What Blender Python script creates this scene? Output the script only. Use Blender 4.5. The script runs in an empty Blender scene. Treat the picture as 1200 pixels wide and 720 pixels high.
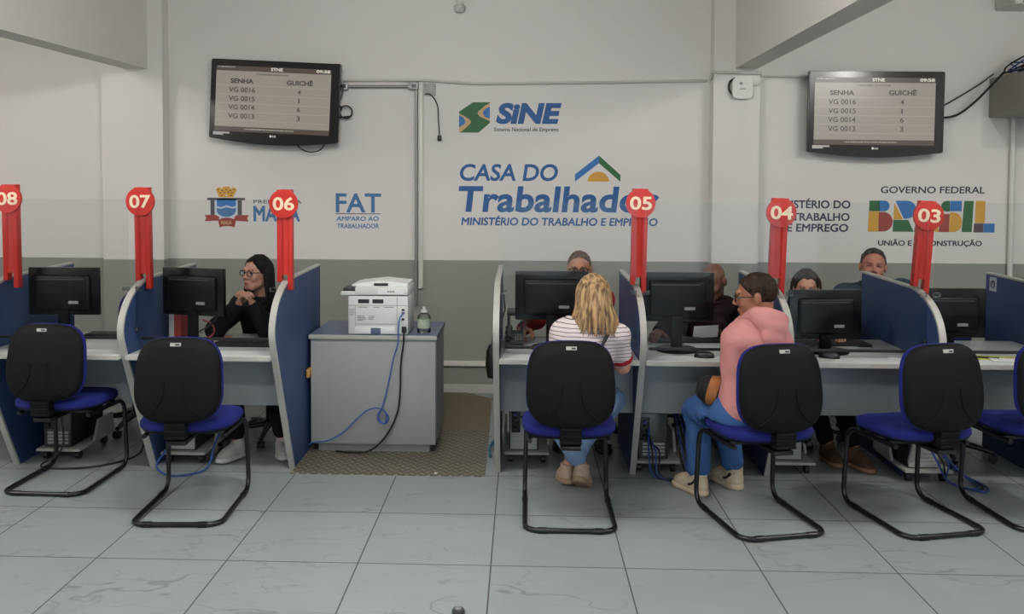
import bpy, bmesh, math, random
import numpy as np
from mathutils import Vector, Matrix
PI = math.pi
random.seed(7)
S = bpy.context.scene
COL = S.collection

# ------------------------------------------------------------------ camera
FOC, EYE = 1010.0, 1.69
yaw, pitch, roll = math.atan(37 / FOC), math.atan(37 / FOC), 0.0035
fw = Vector((-math.sin(yaw) * math.cos(pitch), math.cos(yaw) * math.cos(pitch), -math.sin(pitch)))
rt = fw.cross(Vector((0, 0, 1))).normalized()
up = rt.cross(fw)
rt, up = rt * math.cos(roll) + up * math.sin(roll), up * math.cos(roll) - rt * math.sin(roll)
cam_data = bpy.data.cameras.new('camera')
cam = bpy.data.objects.new('camera', cam_data)
COL.objects.link(cam)
cam.matrix_world = Matrix(((rt.x, up.x, -fw.x, 0), (rt.y, up.y, -fw.y, 0), (rt.z, up.z, -fw.z, EYE), (0, 0, 0, 1)))
cam_data.sensor_width = 36.0
cam_data.sensor_fit = 'HORIZONTAL'
cam_data.lens = FOC / 1200 * 36
cam_data.shift_x = 25 / 1200
cam_data.shift_y = -104 / 1200
cam_data.clip_start = 0.05
S.camera = cam

# ------------------------------------------------------------------ view, world, daylight
S.view_settings.view_transform = 'Standard'
S.view_settings.look = 'None'
S.view_settings.gamma = 1.0
S.view_settings.use_curve_mapping = False
S.view_settings.exposure = 0.16
S.cycles.use_denoising = True
S.cycles.max_bounces = 8
S.cycles.transparent_max_bounces = 16
S.cycles.caustics_reflective = False
S.cycles.caustics_refractive = False

world = bpy.data.worlds.new('overcast_sky')
S.world = world
world.use_nodes = True
wbg = world.node_tree.nodes['Background']
wbg.inputs['Color'].default_value = (0.80, 0.90, 1.0, 1)
wbg.inputs['Strength'].default_value = 0.2

def area_light(name, loc, rot, sx, sy, power, color=(1, 1, 1)):
    d = bpy.data.lights.new(name, 'AREA')
    d.shape = 'RECTANGLE'; d.size = sx; d.size_y = sy; d.energy = power; d.color = color
    o = bpy.data.objects.new(name, d)
    o.location = loc; o.rotation_euler = rot
    COL.objects.link(o)
    return o

# daylight through the open shop front behind the camera
area_light('shopfront_daylight', (1.9, -3.9, 1.6), (PI / 2, 0, 0.08), 5.2, 2.6, 75, (0.74, 0.88, 1.0))

# ------------------------------------------------------------------ materials
def lin(c):
    out = []
    for v in c[:3]:
        v = v / 255.0
        out.append(v / 12.92 if v <= 0.04045 else ((v + 0.055) / 1.055) ** 2.4)
    return tuple(out) + (1.0,)

MATS = {}
def mat(name, rgb, rough=0.5, metal=0.0, vary=0.06, scale=8.0, bump=0.0, bscale=200.0, spec=0.5, coat=0.0, emit=None, estr=1.0):
    if name in MATS:
        return MATS[name]
    m = bpy.data.materials.new(name)
    m.use_nodes = True
    nt = m.node_tree
    b = nt.nodes['Principled BSDF']
    b.inputs['Roughness'].default_value = rough
    b.inputs['Metallic'].default_value = metal
    b.inputs['Specular IOR Level'].default_value = spec
    b.inputs['Coat Weight'].default_value = coat
    tc = nt.nodes.new('ShaderNodeTexCoord')
    if vary > 0:
        n = nt.nodes.new('ShaderNodeTexNoise')
        n.inputs['Scale'].default_value = scale
        n.inputs['Detail'].default_value = 4
        nt.links.new(tc.outputs['Object'], n.inputs['Vector'])
        mx = nt.nodes.new('ShaderNodeMix'); mx.data_type = 'RGBA'
        c = lin(rgb)
        mx.inputs[6].default_value = tuple(v * (1 - vary) for v in c[:3]) + (1,)
        mx.inputs[7].default_value = tuple(min(1, v * (1 + vary)) for v in c[:3]) + (1,)
        nt.links.new(n.outputs['Fac'], mx.inputs[0])
        nt.links.new(mx.outputs[2], b.inputs['Base Color'])
    else:
        b.inputs['Base Color'].default_value = lin(rgb)
    if bump > 0:
        n2 = nt.nodes.new('ShaderNodeTexNoise')
        n2.inputs['Scale'].default_value = bscale
        n2.inputs['Detail'].default_value = 3
        nt.links.new(tc.outputs['Object'], n2.inputs['Vector'])
        bp = nt.nodes.new('ShaderNodeBump')
        bp.inputs['Strength'].default_value = bump
        bp.inputs['Distance'].default_value = 0.01
        nt.links.new(n2.outputs['Fac'], bp.inputs['Height'])
        nt.links.new(bp.outputs['Normal'], b.inputs['Normal'])
    if emit:
        b.inputs['Emission Color'].default_value = lin(emit)
        b.inputs['Emission Strength'].default_value = estr
    MATS[name] = m
    return m

def nodes_of(name):
    m = bpy.data.materials.new(name); m.use_nodes = True
    MATS[name] = m
    return m, m.node_tree, m.node_tree.nodes['Principled BSDF']

def math_node(nt, op, a, b=None, c=None):
    n = nt.nodes.new('ShaderNodeMath'); n.operation = op
    for i, v in enumerate((a, b, c)):
        if v is None: continue
        if isinstance(v, (int, float)): n.inputs[i].default_value = v
        else: nt.links.new(v, n.inputs[i])
    return n.outputs[0]

# polished white tile with grey veins, joints on the room's own 0.6 m grid
def floor_material():
    m, nt, b = nodes_of('marble_tile')
    tc = nt.nodes.new('ShaderNodeTexCoord')
    sp = nt.nodes.new('ShaderNodeSeparateXYZ'); nt.links.new(tc.outputs['Object'], sp.inputs[0])
    u = math_node(nt, 'DIVIDE', math_node(nt, 'ADD', sp.outputs[0], 0.1325), 0.5965)
    v = math_node(nt, 'DIVIDE', math_node(nt, 'SUBTRACT', sp.outputs[1], 3.783), 0.5965)
    fu, fv = math_node(nt, 'FRACT', u), math_node(nt, 'FRACT', v)
    du = math_node(nt, 'MINIMUM', fu, math_node(nt, 'SUBTRACT', 1.0, fu))
    dv = math_node(nt, 'MINIMUM', fv, math_node(nt, 'SUBTRACT', 1.0, fv))
    d = math_node(nt, 'MINIMUM', du, dv)
    joint = math_node(nt, 'LESS_THAN', d, 0.0055)
    cell = nt.nodes.new('ShaderNodeCombineXYZ')
    nt.links.new(math_node(nt, 'FLOOR', u), cell.inputs[0]); nt.links.new(math_node(nt, 'FLOOR', v), cell.inputs[1])
    wn = nt.nodes.new('ShaderNodeTexWhiteNoise'); wn.noise_dimensions = '3D'
    nt.links.new(cell.outputs[0], wn.inputs['Vector'])
    sc = nt.nodes.new('ShaderNodeVectorMath'); sc.operation = 'SCALE'; sc.inputs['Scale'].default_value = 9.0
    nt.links.new(wn.outputs['Color'], sc.inputs[0])
    ad = nt.nodes.new('ShaderNodeVectorMath'); ad.operation = 'ADD'
    nt.links.new(tc.outputs['Object'], ad.inputs[0]); nt.links.new(sc.outputs[0], ad.inputs[1])
    st = nt.nodes.new('ShaderNodeMapping'); st.inputs['Rotation'].default_value = (0, 0, 0.55); st.inputs['Scale'].default_value = (0.8, 2.2, 1)
    nt.links.new(ad.outputs[0], st.inputs['Vector'])
    def vein(scale, detail, dist, width):
        n = nt.nodes.new('ShaderNodeTexNoise'); n.inputs['Scale'].default_value = scale
        n.inputs['Detail'].default_value = detail; n.inputs['Distortion'].default_value = dist
        nt.links.new(st.outputs[0], n.inputs['Vector'])
        a = math_node(nt, 'ABSOLUTE', math_node(nt, 'SUBTRACT', n.outputs['Fac'], 0.5))
        a = math_node(nt, 'SUBTRACT', 1.0, math_node(nt, 'DIVIDE', a, width))
        return math_node(nt, 'MAXIMUM', a, 0.0)
    v1 = vein(0.9, 4, 0.35, 0.0065)
    v2 = vein(1.5, 6, 0.5, 0.006)
    cloud = nt.nodes.new('ShaderNodeTexNoise'); cloud.inputs['Scale'].default_value = 3.0; cloud.inputs['Detail'].default_value = 3
    nt.links.new(ad.outputs[0], cloud.inputs['Vector'])
    mask = nt.nodes.new('ShaderNodeTexNoise'); mask.inputs['Scale'].default_value = 2.0
    nt.links.new(ad.outputs[0], mask.inputs['Vector'])
    mk = math_node(nt, 'MULTIPLY', math_node(nt, 'MAXIMUM', math_node(nt, 'SUBTRACT', mask.outputs['Fac'], 0.42), 0.0), 5.0)
    veins = math_node(nt, 'MULTIPLY', math_node(nt, 'MAXIMUM', v1, math_node(nt, 'MULTIPLY', v2, 0.7)), math_node(nt, 'MINIMUM', mk, 1.0))
    r = nt.nodes.new('ShaderNodeMix'); r.data_type = 'RGBA'
    r.inputs[6].default_value = lin((145, 153, 153)); r.inputs[7].default_value = lin((157, 165, 165))
    nt.links.new(cloud.outputs['Fac'], r.inputs[0])
    r2 = nt.nodes.new('ShaderNodeMix'); r2.data_type = 'RGBA'; r2.inputs[7].default_value = lin((122, 122, 118))
    nt.links.new(math_node(nt, 'MULTIPLY', veins, 0.65), r2.inputs[0]); nt.links.new(r.outputs[2], r2.inputs[6])
    r3 = nt.nodes.new('ShaderNodeMix'); r3.data_type = 'RGBA'; r3.inputs[7].default_value = lin((74, 75, 72))
    nt.links.new(joint, r3.inputs[0]); nt.links.new(r2.outputs[2], r3.inputs[6])
    nt.links.new(r3.outputs[2], b.inputs['Base Color'])
    nt.links.new(math_node(nt, 'ADD', math_node(nt, 'MULTIPLY', joint, 0.5), 0.27), b.inputs['Roughness'])
    b.inputs['Specular IOR Level'].default_value = 0.4
    return m

# white paint above a grey dado painted up to 1.09 m
def wall_material():
    m, nt, b = nodes_of('two_tone_wall_paint')
    tc = nt.nodes.new('ShaderNodeTexCoord')
    geo = nt.nodes.new('ShaderNodeNewGeometry')
    sp = nt.nodes.new('ShaderNodeSeparateXYZ'); nt.links.new(geo.outputs['Position'], sp.inputs[0])
    n = nt.nodes.new('ShaderNodeTexNoise'); n.inputs['Scale'].default_value = 1.2; n.inputs['Detail'].default_value = 5
    nt.links.new(geo.outputs['Position'], n.inputs['Vector'])
    edge = math_node(nt, 'ADD', sp.outputs[2], math_node(nt, 'MULTIPLY', n.outputs['Fac'], 0.004))
    f = math_node(nt, 'GREATER_THAN', edge, 1.092)
    def tone(a, c):
        x = nt.nodes.new('ShaderNodeMix'); x.data_type = 'RGBA'
        x.inputs[6].default_value = lin(a); x.inputs[7].default_value = lin(c)
        nt.links.new(n.outputs['Fac'], x.inputs[0]); return x.outputs[2]
    mx = nt.nodes.new('ShaderNodeMix'); mx.data_type = 'RGBA'
    nt.links.new(f, mx.inputs[0])
    nt.links.new(tone((139, 140, 133), (147, 148, 141)), mx.inputs[6])
    nt.links.new(tone((218, 214, 209), (226, 222, 217)), mx.inputs[7])
    nt.links.new(mx.outputs[2], b.inputs['Base Color'])
    b.inputs['Roughness'].default_value = 0.55
    n2 = nt.nodes.new('ShaderNodeTexNoise'); n2.inputs['Scale'].default_value = 90
    nt.links.new(geo.outputs['Position'], n2.inputs['Vector'])
    bp = nt.nodes.new('ShaderNodeBump'); bp.inputs['Strength'].default_value = 0.08; bp.inputs['Distance'].default_value = 0.01
    nt.links.new(n2.outputs['Fac'], bp.inputs['Height']); nt.links.new(bp.outputs['Normal'], b.inputs['Normal'])
    return m

def clear_material(name, tint, rough=0.03, refl=0.5):
    m, nt, b = nodes_of(name)
    out = nt.nodes['Material Output']
    tr = nt.nodes.new('ShaderNodeBsdfTransparent'); tr.inputs['Color'].default_value = tint
    gl = nt.nodes.new('ShaderNodeBsdfGlossy'); gl.inputs['Roughness'].default_value = rough
    fr = nt.nodes.new('ShaderNodeFresnel'); fr.inputs['IOR'].default_value = 1.45
    mx = nt.nodes.new('ShaderNodeMixShader')
    nt.links.new(math_node(nt, 'MULTIPLY', fr.outputs[0], refl), mx.inputs[0])
    nt.links.new(tr.outputs[0], mx.inputs[1]); nt.links.new(gl.outputs[0], mx.inputs[2])
    nt.links.new(mx.outputs[0], out.inputs['Surface'])
    return m

# ------------------------------------------------------------------ object helpers
def tag(o, label=None, cat=None, group=None, kind=None):
    if label: o['label'] = label
    if cat: o['category'] = cat
    if group: o['group'] = group
    if kind: o['kind'] = kind
    return o

def empty(name, loc=(0, 0, 0), rz=0.0, label=None, cat=None, group=None):
    o = bpy.data.objects.new(name, None)
    o.location = loc; o.rotation_euler = (0, 0, rz); o.empty_display_size = 0.1
    COL.objects.link(o)
    return tag(o, label, cat, group)

def children(o):
    return [c for c in bpy.data.objects if c.parent == o]

def copy_tree(o, parent=None):
    c = o.copy(); COL.objects.link(c)
    if parent: c.parent = parent
    for ch in children(o):
        copy_tree(ch, c)
    return c

def place(o, loc, rz=0.0, label=None, group=None):
    o.location = loc; o.rotation_euler = (0, 0, rz)
    if label: o['label'] = label
    if group: o['group'] = group
    return o

class MB:
    """collects shapes; build() links them as one mesh object"""
    def __init__(self):
        self.bm = bmesh.new()
    def _grow(self, verts, M):
        if M is not None:
            bmesh.ops.transform(self.bm, matrix=M, verts=verts)
    def box(self, x0, x1, y0, y1, z0, z1, bev=0.0, M=None, seg=2):
        r = bmesh.ops.create_cube(self.bm, size=1.0)
        vs = r['verts']
        bmesh.ops.scale(self.bm, vec=(x1 - x0, y1 - y0, z1 - z0), verts=vs)
        bmesh.ops.translate(self.bm, vec=((x0 + x1) / 2, (y0 + y1) / 2, (z0 + z1) / 2), verts=vs)
        if bev > 0:
            es = list({e for v in vs for e in v.link_edges})
            rb = bmesh.ops.bevel(self.bm, geom=vs + es, offset=bev, segments=seg, profile=0.5, affect='EDGES')
            vs = list({v for f in rb['faces'] for v in f.verts} | {v for v in vs if v.is_valid})
        self._grow(vs, M)
        return self
    def ring_loft(self, rings, cap=True, closed=False):
        bm = self.bm
        rr = [[bm.verts.new(p) for p in ring] for ring in rings]
        n = len(rr[0])
        m = len(rr)
        for i in range(m if closed else m - 1):
            a, b = rr[i], rr[(i + 1) % m]
            for j in range(n):
                bm.faces.new((a[j], a[(j + 1) % n], b[(j + 1) % n], b[j]))
        if cap and not closed:
            bm.faces.new(list(reversed(rr[0]))); bm.faces.new(rr[-1])
        return self
    def tube(self, pts, r, n=10, closed=False, fillet=0.0, fseg=5):
        pts = [Vector(p) for p in pts]
        if fillet > 0:
            pts = fillet_path(pts, fillet, fseg, closed)
        rad = r if isinstance(r, (list, tuple)) else [r] * len(pts)
        rings = []
        m = len(pts)
        prev = None
        for i, p in enumerate(pts):
            a = pts[i - 1] if (i > 0 or closed) else p
            b = pts[(i + 1) % m] if (i < m - 1 or closed) else p
            t = (b - a)
            t = t.normalized() if t.length > 1e-9 else Vector((0, 0, 1))
            if prev is None:
                ref = Vector((0, 0, 1)) if abs(t.z) < 0.9 else Vector((1, 0, 0))
                nrm = (ref - t * ref.dot(t)).normalized()
            else:
                nrm = (prev - t * prev.dot(t))
                nrm = nrm.normalized() if nrm.length > 1e-6 else prev
            prev = nrm
            bi = t.cross(nrm)
            rings.append([p + (nrm * math.cos(2 * PI * k / n) + bi * math.sin(2 * PI * k / n)) * rad[i] for k in range(n)])
        return self.ring_loft(rings, closed=closed)
    def cyl(self, a, b, r, r2=None, n=20):
        return self.tube([a, b], [r, r if r2 is None else r2], n)
    def lathe(self, prof, loc=(0, 0, 0), n=24, M=None):
        rings = []
        for (r, z) in prof:
            ring = [Vector((max(r, 1e-4) * math.cos(2 * PI * k / n), max(r, 1e-4) * math.sin(2 * PI * k / n), z)) for k in range(n)]
            if M is not None: ring = [M @ p for p in ring]
            rings.append([p + Vector(loc) for p in ring])
        return self.ring_loft(rings)
    def prism(self, poly, axis, t0, t1):
        """poly: 2-D outline; axis 'x','y' or 'z' is the extrusion direction"""
        def P(u, v, t):
            return {'x': (t, u, v), 'y': (u, t, v), 'z': (u, v, t)}[axis]
        a = [self.bm.verts.new(P(u, v, t0)) for u, v in poly]
        b = [self.bm.verts.new(P(u, v, t1)) for u, v in poly]
        n = len(poly)
        self.bm.faces.new(a); self.bm.faces.new(list(reversed(b)))
        for i in range(n):
            self.bm.faces.new((a[i], b[i], b[(i + 1) % n], a[(i + 1) % n]))
        return self
    def raw(self, verts, faces):
        vs = [self.bm.verts.new(v) for v in verts]
        for f in faces:
            try: self.bm.faces.new([vs[i] for i in f])
            except ValueError: pass
        return self
    def build(self, name, m, parent=None, smooth=True, loc=None, angle=40):
        bmesh.ops.recalc_face_normals(self.bm, faces=self.bm.faces)
        me = bpy.data.meshes.new(name)
        self.bm.to_mesh(me); self.bm.free()
        ms = m if isinstance(m, (list, tuple)) else [m]
        for x in ms: me.materials.append(x)
        if smooth:
            for p in me.polygons: p.use_smooth = True
            try: me.set_sharp_from_angle(angle=math.radians(angle))
            except Exception: pass
        o = bpy.data.objects.new(name, me)
        COL.objects.link(o)
        if parent: o.parent = parent
        if loc is not None: o.location = loc
        return o

def fillet_path(pts, r, seg, closed=False):
    out = []
    n = len(pts)
    for i, p in enumerate(pts):
        if not closed and (i == 0 or i == n - 1):
            out.append(p); continue
        a, b = pts[i - 1], pts[(i + 1) % n]
        da, db = a - p, b - p
        ang = da.angle(db)
        if ang > PI - 0.02:
            out.append(p); continue
        d = min(r / math.tan(ang / 2), da.length * 0.49, db.length * 0.49)
        rr = d * math.tan(ang / 2)
        pa, pb = p + da.normalized() * d, p + db.normalized() * d
        bis = (da.normalized() + db.normalized()).normalized()
        c = p + bis * (rr / math.sin(ang / 2))
        va, vb = pa - c, pb - c
        tot = va.angle(vb)
        for k in range(seg + 1):
            t = k / seg
            out.append(c + (va * math.sin((1 - t) * tot) + vb * math.sin(t * tot)) / max(math.sin(tot), 1e-6))
    return out

def bez(pts, n=24):
    """smooth curve (Catmull-Rom) through points"""
    P = [Vector(p) for p in pts]
    P = [P[0] * 2 - P[1]] + P + [P[-1] * 2 - P[-2]]
    out = []
    segs = len(P) - 3
    per = max(2, n // segs)
    for i in range(1, len(P) - 2):
        for k in range(per):
            t = k / per
            a, b, c, d = P[i - 1], P[i], P[i + 1], P[i + 2]
            out.append(0.5 * ((2 * b) + (c - a) * t + (2 * a - 5 * b + 4 * c - d) * t * t + (3 * b - a - 3 * c + d) * t ** 3))
    out.append(P[-2])
    return out

# ------------------------------------------------------------------ lettering
def text_verts(s, bold=0.0, shear=0.0, spacing=1.0):
    cu = bpy.data.curves.new('lettering', 'FONT')
    cu.body = s; cu.size = 1.0; cu.offset = bold; cu.shear = shear
    cu.space_character = spacing; cu.resolution_u = 4; cu.fill_mode = 'FRONT'
    o = bpy.data.objects.new('lettering', cu)
    me = bpy.data.meshes.new_from_object(o)
    vs = [tuple(v.co) for v in me.vertices]
    fs = [tuple(p.vertices) for p in me.polygons]
    bpy.data.objects.remove(o); bpy.data.curves.remove(cu); bpy.data.meshes.remove(me)
    return vs, fs
_cap = {}
def cap_height(bold):
    if bold not in _cap:
        vs, _ = text_verts('H', bold)
        _cap[bold] = (min(v[1] for v in vs), max(v[1] for v in vs))
    return _cap[bold]

def stacked(s, bold, shear, spacing):
    """strokes thickened by laying the thin letters round a small circle (glyphs that fold over when offset)"""
    vs, fs = text_verts(s, 0.0, shear, spacing)
    V, F = [], []
    for k in range(8):
        dx, dy = bold * math.cos(k * PI / 4), bold * math.sin(k * PI / 4)
        n = len(V)
        V += [(v[0] + dx, v[1] + dy, k) for v in vs]
        F += [tuple(i + n for i in f) for f in fs]
    return V, F

def lettering(mb, s, x0, x1, z0, z1, y, bold=0.0, shear=0.0, spacing=1.0, depth=0.0012, toward=-1):
    """writes s on the plane Y=y so that capitals span z0..z1 and the line spans x0..x1; solid, with real thickness"""
    vs, fs = stacked(s, bold, shear, spacing) if 'M' in s else text_verts(s, bold, shear, spacing)
    lo, hi = cap_height(bold)
    a, b = min(v[0] for v in vs), max(v[0] for v in vs)
    F = [(x0 + (v[0] - a) / (b - a) * (x1 - x0), y + toward * v[2] * 0.00012, z0 + (v[1] - lo) / (hi - lo) * (z1 - z0)) for v in vs]
    n = len(F)
    B = [(p[0], p[1] + toward * depth, p[2]) for p in F]
    faces = list(fs)
    edge = {}
    for f in fs:
        for i in range(len(f)):
            e = (f[i], f[(i + 1) % len(f)])
            edge[e] = edge.get(e, 0) + 1
    sides = [(i, j, j + n, i + n) for (i, j) in edge if (j, i) not in edge]
    mb.raw(F + B, faces + [tuple(k + n for k in reversed(f)) for f in fs] + sides)
    return mb

# ================================================================== the room
def struct(name, mb, m, smooth=False):
    o = mb.build(name, m, smooth=smooth)
    o['kind'] = 'structure'
    return o

WALL_Y, PIL_Y, CEIL = 7.0, 6.87, 3.26
wall_paint = wall_material()
struct('floor', MB().box(-5.5, 5.2, -4.0, WALL_Y, -0.1, 0.0), floor_material())
struct('wall_back', MB().box(-5.6, 5.3, WALL_Y, WALL_Y + 0.15, -0.1, CEIL + 0.1), wall_paint)
struct('wall_left', MB().box(-5.65, -5.5, -4.0, WALL_Y, -0.1, CEIL + 0.1), wall_paint)
struct('wall_right', MB().box(5.2, 5.35, -4.0, WALL_Y, -0.1, CEIL + 0.1), wall_paint)
struct('ceiling', MB().box(-5.6, 5.3, -4.0, WALL_Y + 0.1, CEIL, CEIL + 0.12), mat('ceiling_paint', (222, 219, 214), 0.7))
# shop front: piers and a header around an open roller door
fr = MB().box(-5.6, -3.9, -4.15, -4.0, -0.1, CEIL).box(4.6, 5.3, -4.15, -4.0, -0.1, CEIL).box(-3.9, 4.6, -4.15, -4.0, 2.95, CEIL)
struct('wall_front', fr, wall_paint)
struct('column_left', MB().box(-3.40, -2.90, PIL_Y, WALL_Y, 0, CEIL), wall_paint)
struct('column_right', MB().box(1.50, 1.86, PIL_Y, WALL_Y, 0, CEIL), wall_paint)
beam_m = mat('beam_paint', (218, 214, 209), 0.6, vary=0.03)
bl = MB().raw([(-3.02, PIL_Y, 2.63), (-3.21, PIL_Y, 2.63), (-3.72, 0.0, 2.63), (-3.53, 0.0, 2.63),
               (-3.02, PIL_Y, CEIL), (-3.21, PIL_Y, CEIL), (-3.72, 0.0, CEIL), (-3.53, 0.0, CEIL)],
              [(0, 1, 2, 3), (4, 7, 6, 5), (0, 3, 7, 4), (1, 5, 6, 2), (0, 4, 5, 1), (2, 6, 7, 3)])
struct('beam_left', bl, beam_m)
struct('beam_right', MB().box(1.665, 1.84, -0.5, PIL_Y, 2.625, CEIL), beam_m)
struct('baseboard_back', MB().box(-5.5, 5.2, WALL_Y - 0.012, WALL_Y, 0.0, 0.07, 0.003), mat('baseboard_paint', (190, 188, 180), 0.5))
white_pvc = mat('white_plastic_trim', (214, 212, 206), 0.35, vary=0.02)
struct('trim_1', MB().box(-0.75, -0.08, WALL_Y - 0.03, WALL_Y, 0.225, 0.265, 0.004), white_pvc)
struct('trim_2', MB().box(1.9, 3.86, WALL_Y - 0.03, WALL_Y, 0.225, 0.265, 0.004), white_pvc)

# ceiling lamps of the room: two-tube battens between the beams
def ceiling_lamp(x, y, power):
    t = empty('ceiling_lamp', (x, y, CEIL), 0, 'white two-tube batten lamp on the ceiling at %s' % ('the counters' if y > 3 else 'the waiting area'), 'lamp', 'ceiling batten lamps')
    MB().box(-0.62, 0.62, -0.07, 0.07, -0.05, 0.0, 0.006).build('lamp_housing', white_pvc, t)
    for s in (-1, 1):
        MB().cyl((-0.6, 0.035 * s, -0.075), (0.6, 0.035 * s, -0.075), 0.013, n=12).build('lamp_tube', mat('lit_tube', (255, 255, 250), emit=(255, 253, 245), estr=2.0, vary=0), t)
    for s in (-0.35, 0.35):           # bare tubes: they throw light sideways as well as down
        d = bpy.data.lights.new('lamp_light', 'POINT'); d.shadow_soft_size = 0.07; d.energy = power / 2
        d.color = (1.0, 0.975, 0.95)
        l = bpy.data.objects.new('lamp_light', d); l.location = (s, 0, -0.17); l.parent = t; COL.objects.link(l)
for x, y, p in ((-4.5, 3.2, 78), (-0.7, 3.2, 104), (3.5, 3.2, 86), (-4.5, 0.4, 50), (-0.7, 0.4, 66), (3.5, 0.4, 40)):
    ceiling_lamp(x, y, p)

# ================================================================== painted wall signs
YW = WALL_Y
ink_blue = mat('painted_blue', (38, 92, 150), 0.6, vary=0.05)
ink_navy = mat('painted_navy', (45, 50, 72), 0.6, vary=0.05)
ink_mid = mat('painted_steel_blue', (72, 118, 166), 0.6, vary=0.06)
ink_green = mat('painted_green', (48, 104, 62), 0.6, vary=0.06)
ink_yellow = mat('painted_yellow', (214, 160, 62), 0.6, vary=0.06)
ink_sky = mat('painted_sky_blue', (52, 118, 182), 0.6, vary=0.05)
ink_red = mat('painted_brick_red', (156, 66, 58), 0.6, vary=0.08)
ink_grey = mat('painted_slate', (82, 82, 84), 0.6, vary=0.06)
ink_sand = mat('painted_sand', (206, 172, 124), 0.6, vary=0.06)
ink_dark = mat('painted_umber', (86, 70, 74), 0.6, vary=0.06)
ink_white = mat('painted_white', (206, 214, 224), 0.6, vary=0.03)

def patch(name, pts, m, parent, box, size, layer=1):
    """a painted flat shape: pts in the sign's own drawing units, box = its place on the wall (x0, x1, z0, z1)"""
    x0, x1, z0, z1 = box
    W, H = size
    P = [(x0 + u / W * (x1 - x0), z1 - v / H * (z1 - z0)) for u, v in pts]
    return MB().prism(P, 'y', YW, YW - 0.0008 - 0.0006 * layer).build(name, m, parent, smooth=False)

def arc(cx, cy, rx, ry, a0, a1, n=14):
    return [(cx + rx * math.cos(math.radians(a0 + (a1 - a0) * k / n)), cy + ry * math.sin(math.radians(a0 + (a1 - a0) * k / n))) for k in range(n + 1)]

def line(name, s, box, m, parent, bold=0.0, shear=0.0, spacing=1.0):
    return lettering(MB(), s, *box, YW, bold, shear, spacing).build(name, m, parent, smooth=False)

def wall_sign(loc, label):
    return empty('painted_wall_sign', (0, 0, 0), 0, label, 'wall sign', 'signs painted on the back wall')

# --- employment service logo
t = wall_sign(None, 'painted wall logo of green diamond emblem beside bold blue SINE lettering')
bx, sz = (-0.516, -0.266, 2.129, 2.374), (137, 135)
patch('emblem_green', [(0, 42), (62, 0), (137, 0), (137, 92), (87, 135), (0, 135)], ink_green, t, bx, sz, 1)
patch('emblem_sand', [(137, 4), (118, 14), (86, 40), (82, 50), (90, 62), (114, 74), (137, 84)], ink_sand, t, bx, sz, 2)
patch('emblem_blue', [(137, 20), (122, 26), (108, 40), (106, 50), (116, 66), (137, 72)], ink_sky, t, bx, sz, 3)
patch('emblem_sand', [(0, 50), (22, 60), (48, 78), (54, 88), (46, 100), (10, 132), (0, 135)], ink_sand, t, bx, sz, 2)
patch('emblem_blue', [(0, 58), (18, 66), (29, 84), (24, 98), (0, 112)], ink_sky, t, bx, sz, 3)
line('title_text', 'SiNE', (-0.216, 0.313, 2.199, 2.367), ink_blue, t, 0.05, 0.18)
line('subtitle_text', 'Sistema Nacional de Emprego', (-0.234, 0.29, 2.139, 2.171), ink_navy, t, 0.012, 0.1)

# --- worker house sign
t = wall_sign(None, 'largest painted wall sign, blue Casa do Trabalhador lettering under a roof emblem')
line('heading_text', 'CASA DO', (-0.508, 0.287, 1.738, 1.874), ink_blue, t, 0.022, 0.14)
line('title_text', 'Trabalhador', (-0.518, 1.104, 1.485, 1.695), ink_blue, t, 0.028, 0.1, 1.03)
line('subtitle_text', 'MINISTÉRIO DO TRABALHO E EMPREGO', (-0.496, 1.093, 1.376, 1.440), ink_blue, t, 0.026, 0.12)
bx, sz = (0.425, 0.791, 1.733, 1.945), (202, 117)
patch('roof_blue', [(0, 84), (106, 0), (106, 34), (0, 117)], ink_sky, t, bx, sz, 1)
patch('roof_green', [(106, 0), (202, 86), (202, 117), (106, 34)], ink_green, t, bx, sz, 1)
patch('sun', [(u, v) for u, v in arc(104, 116, 48, 44, 180, 360)], ink_yellow, t, bx, sz, 1)

# --- fund sign
t = wall_sign(None, 'small painted wall sign of underlined steel blue FAT lettering near the conduit')
line('title_text', 'FAT', (-1.525, -1.152, 1.476, 1.632), ink_mid, t, 0.018)
patch('underline', [(0, 0), (1, 0), (1, 1), (0, 1)], ink_navy, t, (-1.525, -1.156, 1.462, 1.468), (1, 1))
line('subtitle_text', 'AMPARO AO', (-1.521, -1.171, 1.407, 1.444), ink_mid, t, 0.022, 0.08)
line('subtitle_text', 'TRABALHADOR', (-1.515, -1.169, 1.346, 1.384), ink_mid, t, 0.022, 0.05)

# --- city crest
t = wall_sign(None, 'painted city crest with golden crown and red ribbon beside blue town name')
bx, sz = (-2.613, -2.244, 1.346, 1.685), (575, 535)
patch('pillar', [(78, 180), (132, 180), (132, 370), (78, 370)], ink_grey, t, bx, sz, 2)
patch('pillar', [(430, 180), (484, 180), (484, 370), (430, 370)], ink_grey, t, bx, sz, 2)
patch('lintel', [(36, 148), (524, 148), (524, 178), (36, 178)], ink_grey, t, bx, sz, 2)
patch('shield_border', [(132, 178), (430, 178), (430, 330), (400, 385), (345, 412), (280, 420), (215, 412), (160, 385), (132, 330)], ink_white, t, bx, sz, 1)
patch('shield_field', [(160, 160), (408, 160), (408, 320), (385, 360), (335, 388), (282, 394), (230, 388), (182, 360), (160, 320)], ink_sky, t, bx, sz, 2)
patch('shield_base', [(160, 280), (408, 280), (408, 320), (385, 360), (335, 388), (282, 394), (230, 388), (182, 360), (160, 320)], ink_mid, t, bx, sz, 3)
patch('wave', [(160, 255), (200, 268), (240, 262), (285, 245), (330, 258), (370, 265), (408, 252), (408, 275), (370, 287), (330, 280), (285, 267), (240, 284), (200, 290), (160, 277)], ink_white, t, bx, sz, 4)
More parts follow.
